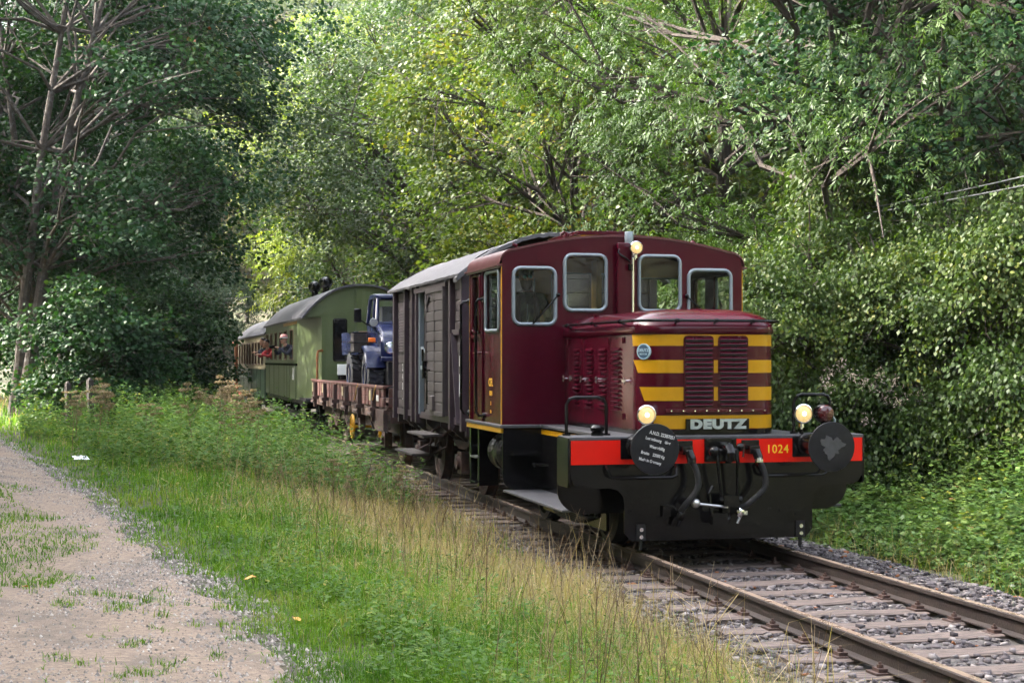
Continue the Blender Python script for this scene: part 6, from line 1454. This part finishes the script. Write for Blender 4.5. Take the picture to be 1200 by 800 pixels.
# ------------------------------------------------------------------ people
def person(name, label, loc, rotz, J, mats, rad=1.0, legs=True, look=0.0, head_tilt=0.0):
    """J: joints (local, facing -Y). mats: skin, top, trousers, shoe. One continuous body surface grown from a skeleton."""
    ids = {k: i for i, k in enumerate(J)}
    bones = [('pelvis', 'waist', 't'), ('waist', 'chest', 't'), ('chest', 'neck', 't'), ('neck', 'head', 's')]
    for s in 'LR':
        bones += [('chest', 'sh' + s, 't'), ('sh' + s, 'el' + s, 't'), ('el' + s, 'wr' + s, 't'), ('wr' + s, 'ha' + s, 's')]
        bones += [('pelvis', 'hip' + s, 'l'), ('hip' + s, 'kn' + s, 'l'), ('kn' + s, 'an' + s, 'l'), ('an' + s, 'toe' + s, 'f')]
    RD = dict(pelvis=(.165, .12), waist=(.15, .11), chest=(.175, .125), neck=(.062, .062), head=(.055, .06), sh=(.075, .075), el=(.05, .05), wr=(.033, .035), ha=(.042, .022), hip=(.095, .1), kn=(.062, .065), an=(.045, .045), toe=(.045, .035))
    me = bpy.data.meshes.new(name)
    me.from_pydata([J[k] for k in J], [(ids[a], ids[b]) for a, b, _ in bones], [])
    ob = bpy.data.objects.new(name, me); COL.objects.link(ob)
    ob.modifiers.new('skin', 'SKIN'); sub = ob.modifiers.new('sub', 'SUBSURF'); sub.levels = 2; sub.render_levels = 2
    if not me.skin_vertices: me.attributes  # layer is made by the modifier
    sv = me.skin_vertices[0].data if len(me.skin_vertices) else None
    if sv is None:
        bpy.context.view_layer.objects.active = ob; ob.select_set(True); bpy.ops.mesh.customdata_skin_add(); sv = me.skin_vertices[0].data
    for k, i in ids.items():
        kk = k if k in RD else k[:-1]; sv[i].radius = (RD[kk][0] * rad, RD[kk][1] * rad); sv[i].use_root = (k == 'pelvis')
    dg = bpy.context.evaluated_depsgraph_get(); body = bpy.data.meshes.new_from_object(ob.evaluated_get(dg))
    V = np.array([v.co[:] for v in body.vertices]); Fc = [tuple(p.vertices) for p in body.polygons]
    bpy.data.objects.remove(ob); bpy.data.meshes.remove(me)
    cen = np.array([V[list(f)].mean(0) for f in Fc]); best = np.full(len(Fc), 9e9); reg = np.zeros(len(Fc), int)
    code = {'s': 0, 't': 1, 'l': 2, 'f': 3}
    for a, b, r in bones:
        A, B = np.array(J[a]), np.array(J[b]); d = B - A; t = np.clip(((cen - A) @ d) / (d @ d + 1e-9), 0, 1)
        dist = np.linalg.norm(cen - (A + t[:, None] * d), axis=1); m = dist < best - 1e-6; best[m] = dist[m]; reg[m] = code[r]
    mb = MB(); mb.add([tuple(v) for v in V], Fc); mi = list(reg)
    H = Vector(J['head']); lk = Matrix.Rotation(look, 3, 'Z') @ Matrix.Rotation(head_tilt, 3, 'X')
    # head: rings from chin to crown, face towards -Y
    prof = [(-.115, .030, .030, -.035), (-.105, .048, .048, -.030), (-.075, .062, .072, -.014), (-.035, .070, .086, -.004), (.005, .074, .092, .0), (.045, .076, .096, .004), (.085, .068, .086, .008), (.110, .048, .062, .010), (.122, .018, .024, .010)]
    rings = [[H + lk @ Vector((rx * math.cos(2 * math.pi * k / 18), cy_ + ry * math.sin(2 * math.pi * k / 18) * (1.0 if math.sin(2 * math.pi * k / 18) > 0 else .95), z + .115)) for k in range(18)] for z, rx, ry, cy_ in prof]
    n0 = len(mb.f); mb.loft(rings)
    nose = [[H + lk @ Vector(p) for p in q] for q in ([(-.010, -.086, .14), (.010, -.086, .14), (0, -.092, .14)], [(-.013, -.088, .105), (.013, -.088, .105), (0, -.112, .105)], [(-.015, -.084, .088), (.015, -.084, .088), (0, -.112, .09)], [(-.010, -.08, .08), (.010, -.08, .08), (0, -.09, .08)])]
    mb.loft(nose)
    for s in (-1, 1):
        c = H + lk @ Vector((s * .076, .005, .112)); mb.ball(c, (.012, .022, .032), 8, 6)
    # hands: palm is the skeleton's; five fingers of unequal length
    for s, sg in (('L', 1), ('R', -1)):
        w, h = Vector(J['wr' + s]), Vector(J['ha' + s]); d = (h - w).normalized(); side = d.cross(Vector((0, 0, 1))); side = side.normalized() if side.length > .1 else Vector((1, 0, 0)); up = side.cross(d)
        for k, L in enumerate((.062, .072, .068, .052)):
            b = h + d * .012 + side * (-.030 + .020 * k); k1 = b + d * L * .55 - up * .010; k2 = b + d * L * .85 - up * .035
            mb.tube([b - d * .02, b, k1, k2], [.009, .0095, .0085, .007], 6)
        tb = w + d * .03 + side * (-.035 * sg * (1 if True else 1)); mb.tube([tb, tb + d * .03 + side * -.022 * sg - up * .01, tb + d * .06 - side * .02 * sg - up * .02], [.011, .010, .008], 6)
    mi += [0] * (len(mb.f) - n0)
    root = thing(name, label, 'person', loc); root.rotation_euler = (0, 0, rotz)
    me2 = bpy.data.meshes.new('body'); me2.from_pydata(mb.v, [], mb.f)
    for m in mats: me2.materials.append(MATS[m])
    me2.polygons.foreach_set('material_index', mi); me2.shade_smooth()
    b = bpy.data.objects.new('body', me2); COL.objects.link(b); b.parent = root
    return root, H, lk
def sub_mesh(name, mb, mat, root, smooth=40):
    o = bpy.data.objects.new(name, mb.mesh(name, mat, (0, 0, 0), smooth)); COL.objects.link(o); o.parent = root; return o
def face_bits(root, H, lk, shades=True, lens='lens_blue'):
    mb = MB(); gl = MB()
    for s in (-1, 1):
        c = H + lk @ Vector((s * .032, -.090, .135))
        if shades: gl.ball(c, (.027, .012, .022), 10, 7); mb.tube([H + lk @ Vector((s * .058, -.085, .138)), H + lk @ Vector((s * .078, .0, .14))], .004, 5)
        else: gl.ball(c + Vector((0, .006, 0)), (.012, .008, .008), 8, 6)
    if shades: mb.tube([H + lk @ Vector((-.01, -.098, .14)), H + lk @ Vector((.01, -.098, .14))], .004, 5); sub_mesh('spectacle_frame', mb, 'hair_dark', root)
    sub_mesh('sunglasses' if shades else 'eye_pair', gl, lens if shades else 'hair_dark', root)
    m = MB().ball(H + lk @ Vector((0, -.078, .052)), (.024, .010, .006), 10, 6); sub_mesh('mouth', m, 'cloth_red', root)
def cap_mesh(H, lk, r=.092, brim=True):
    mb = MB(); pr = [(.092, .150), (.097, .170), (.096, .205), (.082, .235), (.05, .252), (.01, .257)]
    mb.loft([[H + lk @ Vector((rr * math.cos(2 * math.pi * k / 20) * .92, .004 + rr * math.sin(2 * math.pi * k / 20) * 1.08, z)) for k in range(20)] for rr, z in pr])
    if brim: mb.loft([[H + lk @ Vector((.075 * math.cos(R(180 + 180 * k / 10)), -.085 * (1 if True else 1) + dd + .085 * math.sin(R(180 + 180 * k / 10)), .162 + t)) for k in range(11)] for dd, t in ((0, 0), (.0, .006))], closed=True)
    return mb
# driver, standing at the left cab window
J = dict(pelvis=(0, .02, .98), waist=(0, .02, 1.12), chest=(0, .0, 1.32), neck=(0, -.01, 1.50), head=(0, -.02, 1.55),
         shL=(.19, .0, 1.43), elL=(.27, -.06, 1.16), wrL=(.20, -.28, 1.10), haL=(.17, -.35, 1.11), shR=(-.19, .0, 1.43), elR=(-.27, -.05, 1.15), wrR=(-.16, -.26, 1.08), haR=(-.12, -.33, 1.09),
         hipL=(.10, .02, .92), knL=(.11, .0, .50), anL=(.11, .03, .09), toeL=(.12, -.12, .05), hipR=(-.10, .02, .92), knR=(-.11, .0, .50), anR=(-.11, .03, .09), toeR=(-.12, -.12, .05))
dr, H, lk = person('person', 'bearded train driver in camouflage jacket and sunglasses at the cab window', (-1.0, 4.45, 1.16), R(-8), J, ('skin_tan', 'camo', 'vest_brown', 'black_matt'))
face_bits(dr, H, lk)
sub_mesh('cap', cap_mesh(H, lk), 'camo', dr)
bd_ = MB(); rg = [[H + lk @ Vector((rx * math.cos(R(180 + 180 * k / 12)), -.015 + ry * math.sin(R(180 + 180 * k / 12)), z)) for k in range(13)] for z, rx, ry in ((.092, .074, .080), (.07, .074, .084), (.04, .070, .084), (.01, .060, .078), (-.02, .040, .060), (-.03, .015, .03))]
bd_.loft(rg, closed=False, cap=False); bd_ = sub_mesh('beard', bd_, 'beard_grey', dr, 60)
vt_ = MB()
for s in (-1, 1): vt_.tube([(s * .11, -.135, 1.02), (s * .115, -.142, 1.2), (s * .11, -.125, 1.38), (s * .09, -.03, 1.49)], [.03, .035, .03, .025], 8)
sub_mesh('vest_strap', vt_, 'vest_brown', dr, 60)
sub_mesh('zip', MB().tube([(0, -.142, 1.0), (0, -.15, 1.2), (0, -.13, 1.36)], .008, 6), 'frame_silver', dr)
# passengers leaning out of the coach windows: facing the camera side, bent over the sill
def leaner(label, y, mats, cap=None, hair=None, look=0.0, cam=False, dz=0.0, out_=0.0):
    J = dict(pelvis=(0, .30, .92), waist=(0, .22, 1.05), chest=(0, .06, 1.20), neck=(0, -.10, 1.34), head=(0, -.15, 1.37),
             shL=(.18, .02, 1.29), elL=(.24, -.20, 1.10), wrL=(.10, -.38, 1.20 + (.06 if cam else -.03)), haL=(.06, -.43, 1.22 + (.07 if cam else -.05)), shR=(-.18, .02, 1.29), elR=(-.24, -.20, 1.10), wrR=(-.10, -.38, 1.20 + (.04 if cam else -.03)), haR=(-.06, -.43, 1.22 + (.05 if cam else -.05)),
             hipL=(.10, .30, .86), knL=(.11, .28, .46), anL=(.11, .32, .09), toeL=(.12, .18, .05), hipR=(-.10, .30, .86), knR=(-.11, .28, .46), anR=(-.11, .32, .09), toeR=(-.12, .18, .05))
    p, H, lk = person('person', label, (-1.43 - out_, y, .92 + dz), R(-62), J, mats, look=look)
    face_bits(p, H, lk, shades=bool(cam))
    if cap: sub_mesh('cap', cap_mesh(H, lk), cap, p); sub_mesh('white_headband', MB().loft([[H + lk @ Vector((rr * math.cos(2 * math.pi * k / 20) * .95, .004 + rr * math.sin(2 * math.pi * k / 20) * 1.1, z)) for k in range(20)] for rr, z in ((.094, .145), (.103, .15), (.104, .172), (.098, .178))]), 'cloth_white', p)
    if hair:
        hm = MB(); pr = [(.080, .105), (.094, .14), (.098, .18), (.090, .215), (.060, .243), (.012, .25)]
        hm.loft([[H + lk @ Vector((rr * math.cos(2 * math.pi * k / 20) * .90, .020 + rr * math.sin(2 * math.pi * k / 20) * .98, z + (.0 if math.sin(2 * math.pi * k / 20) > -.3 else .03 * (z < .15)))) for k in range(20)] for rr, z in pr]); sub_mesh('hair', hm, hair, p)
    return p, H
p1, H1 = leaner('passenger in pink cap holding a camera out of the coach window', 28.75, ('skin', 'cloth_navy', 'cloth_navy', 'black_matt'), cap='cap_pink', cam=True, out_=.05)
cm_ = thing('camera', 'small black camera held by the passenger in the pink cap', 'camera', (-1.43 - .05 - .42, 28.75 - .23, .92 + 1.29))
cm_.rotation_euler = (0, 0, R(-62)); 
for nm, mb, mt in (('camera_body', MB().box(-.07, .07, -.03, .03, -.045, .045), 'black'), ('lens', MB().lathe([(0, 0), (.04, 0), (.04, .08), (.03, .085), (0, .07)], (0, -.02, 0), (0, -1, 0), 16), 'black')):
    o = bpy.data.objects.new(nm, mb.mesh(nm, mt)); COL.objects.link(o); o.parent = cm_
leaner('dark haired passenger in navy leaning out of the far coach window', 36.35, ('skin', 'cloth_navy', 'cloth_navy', 'black_matt'), hair='hair_dark', dz=.02)
leaner('passenger in red top leaning on the coach window sill', 34.95, ('skin', 'cloth_red', 'cloth_navy', 'black_matt'), hair='hair_dark', look=R(15), dz=-.05)
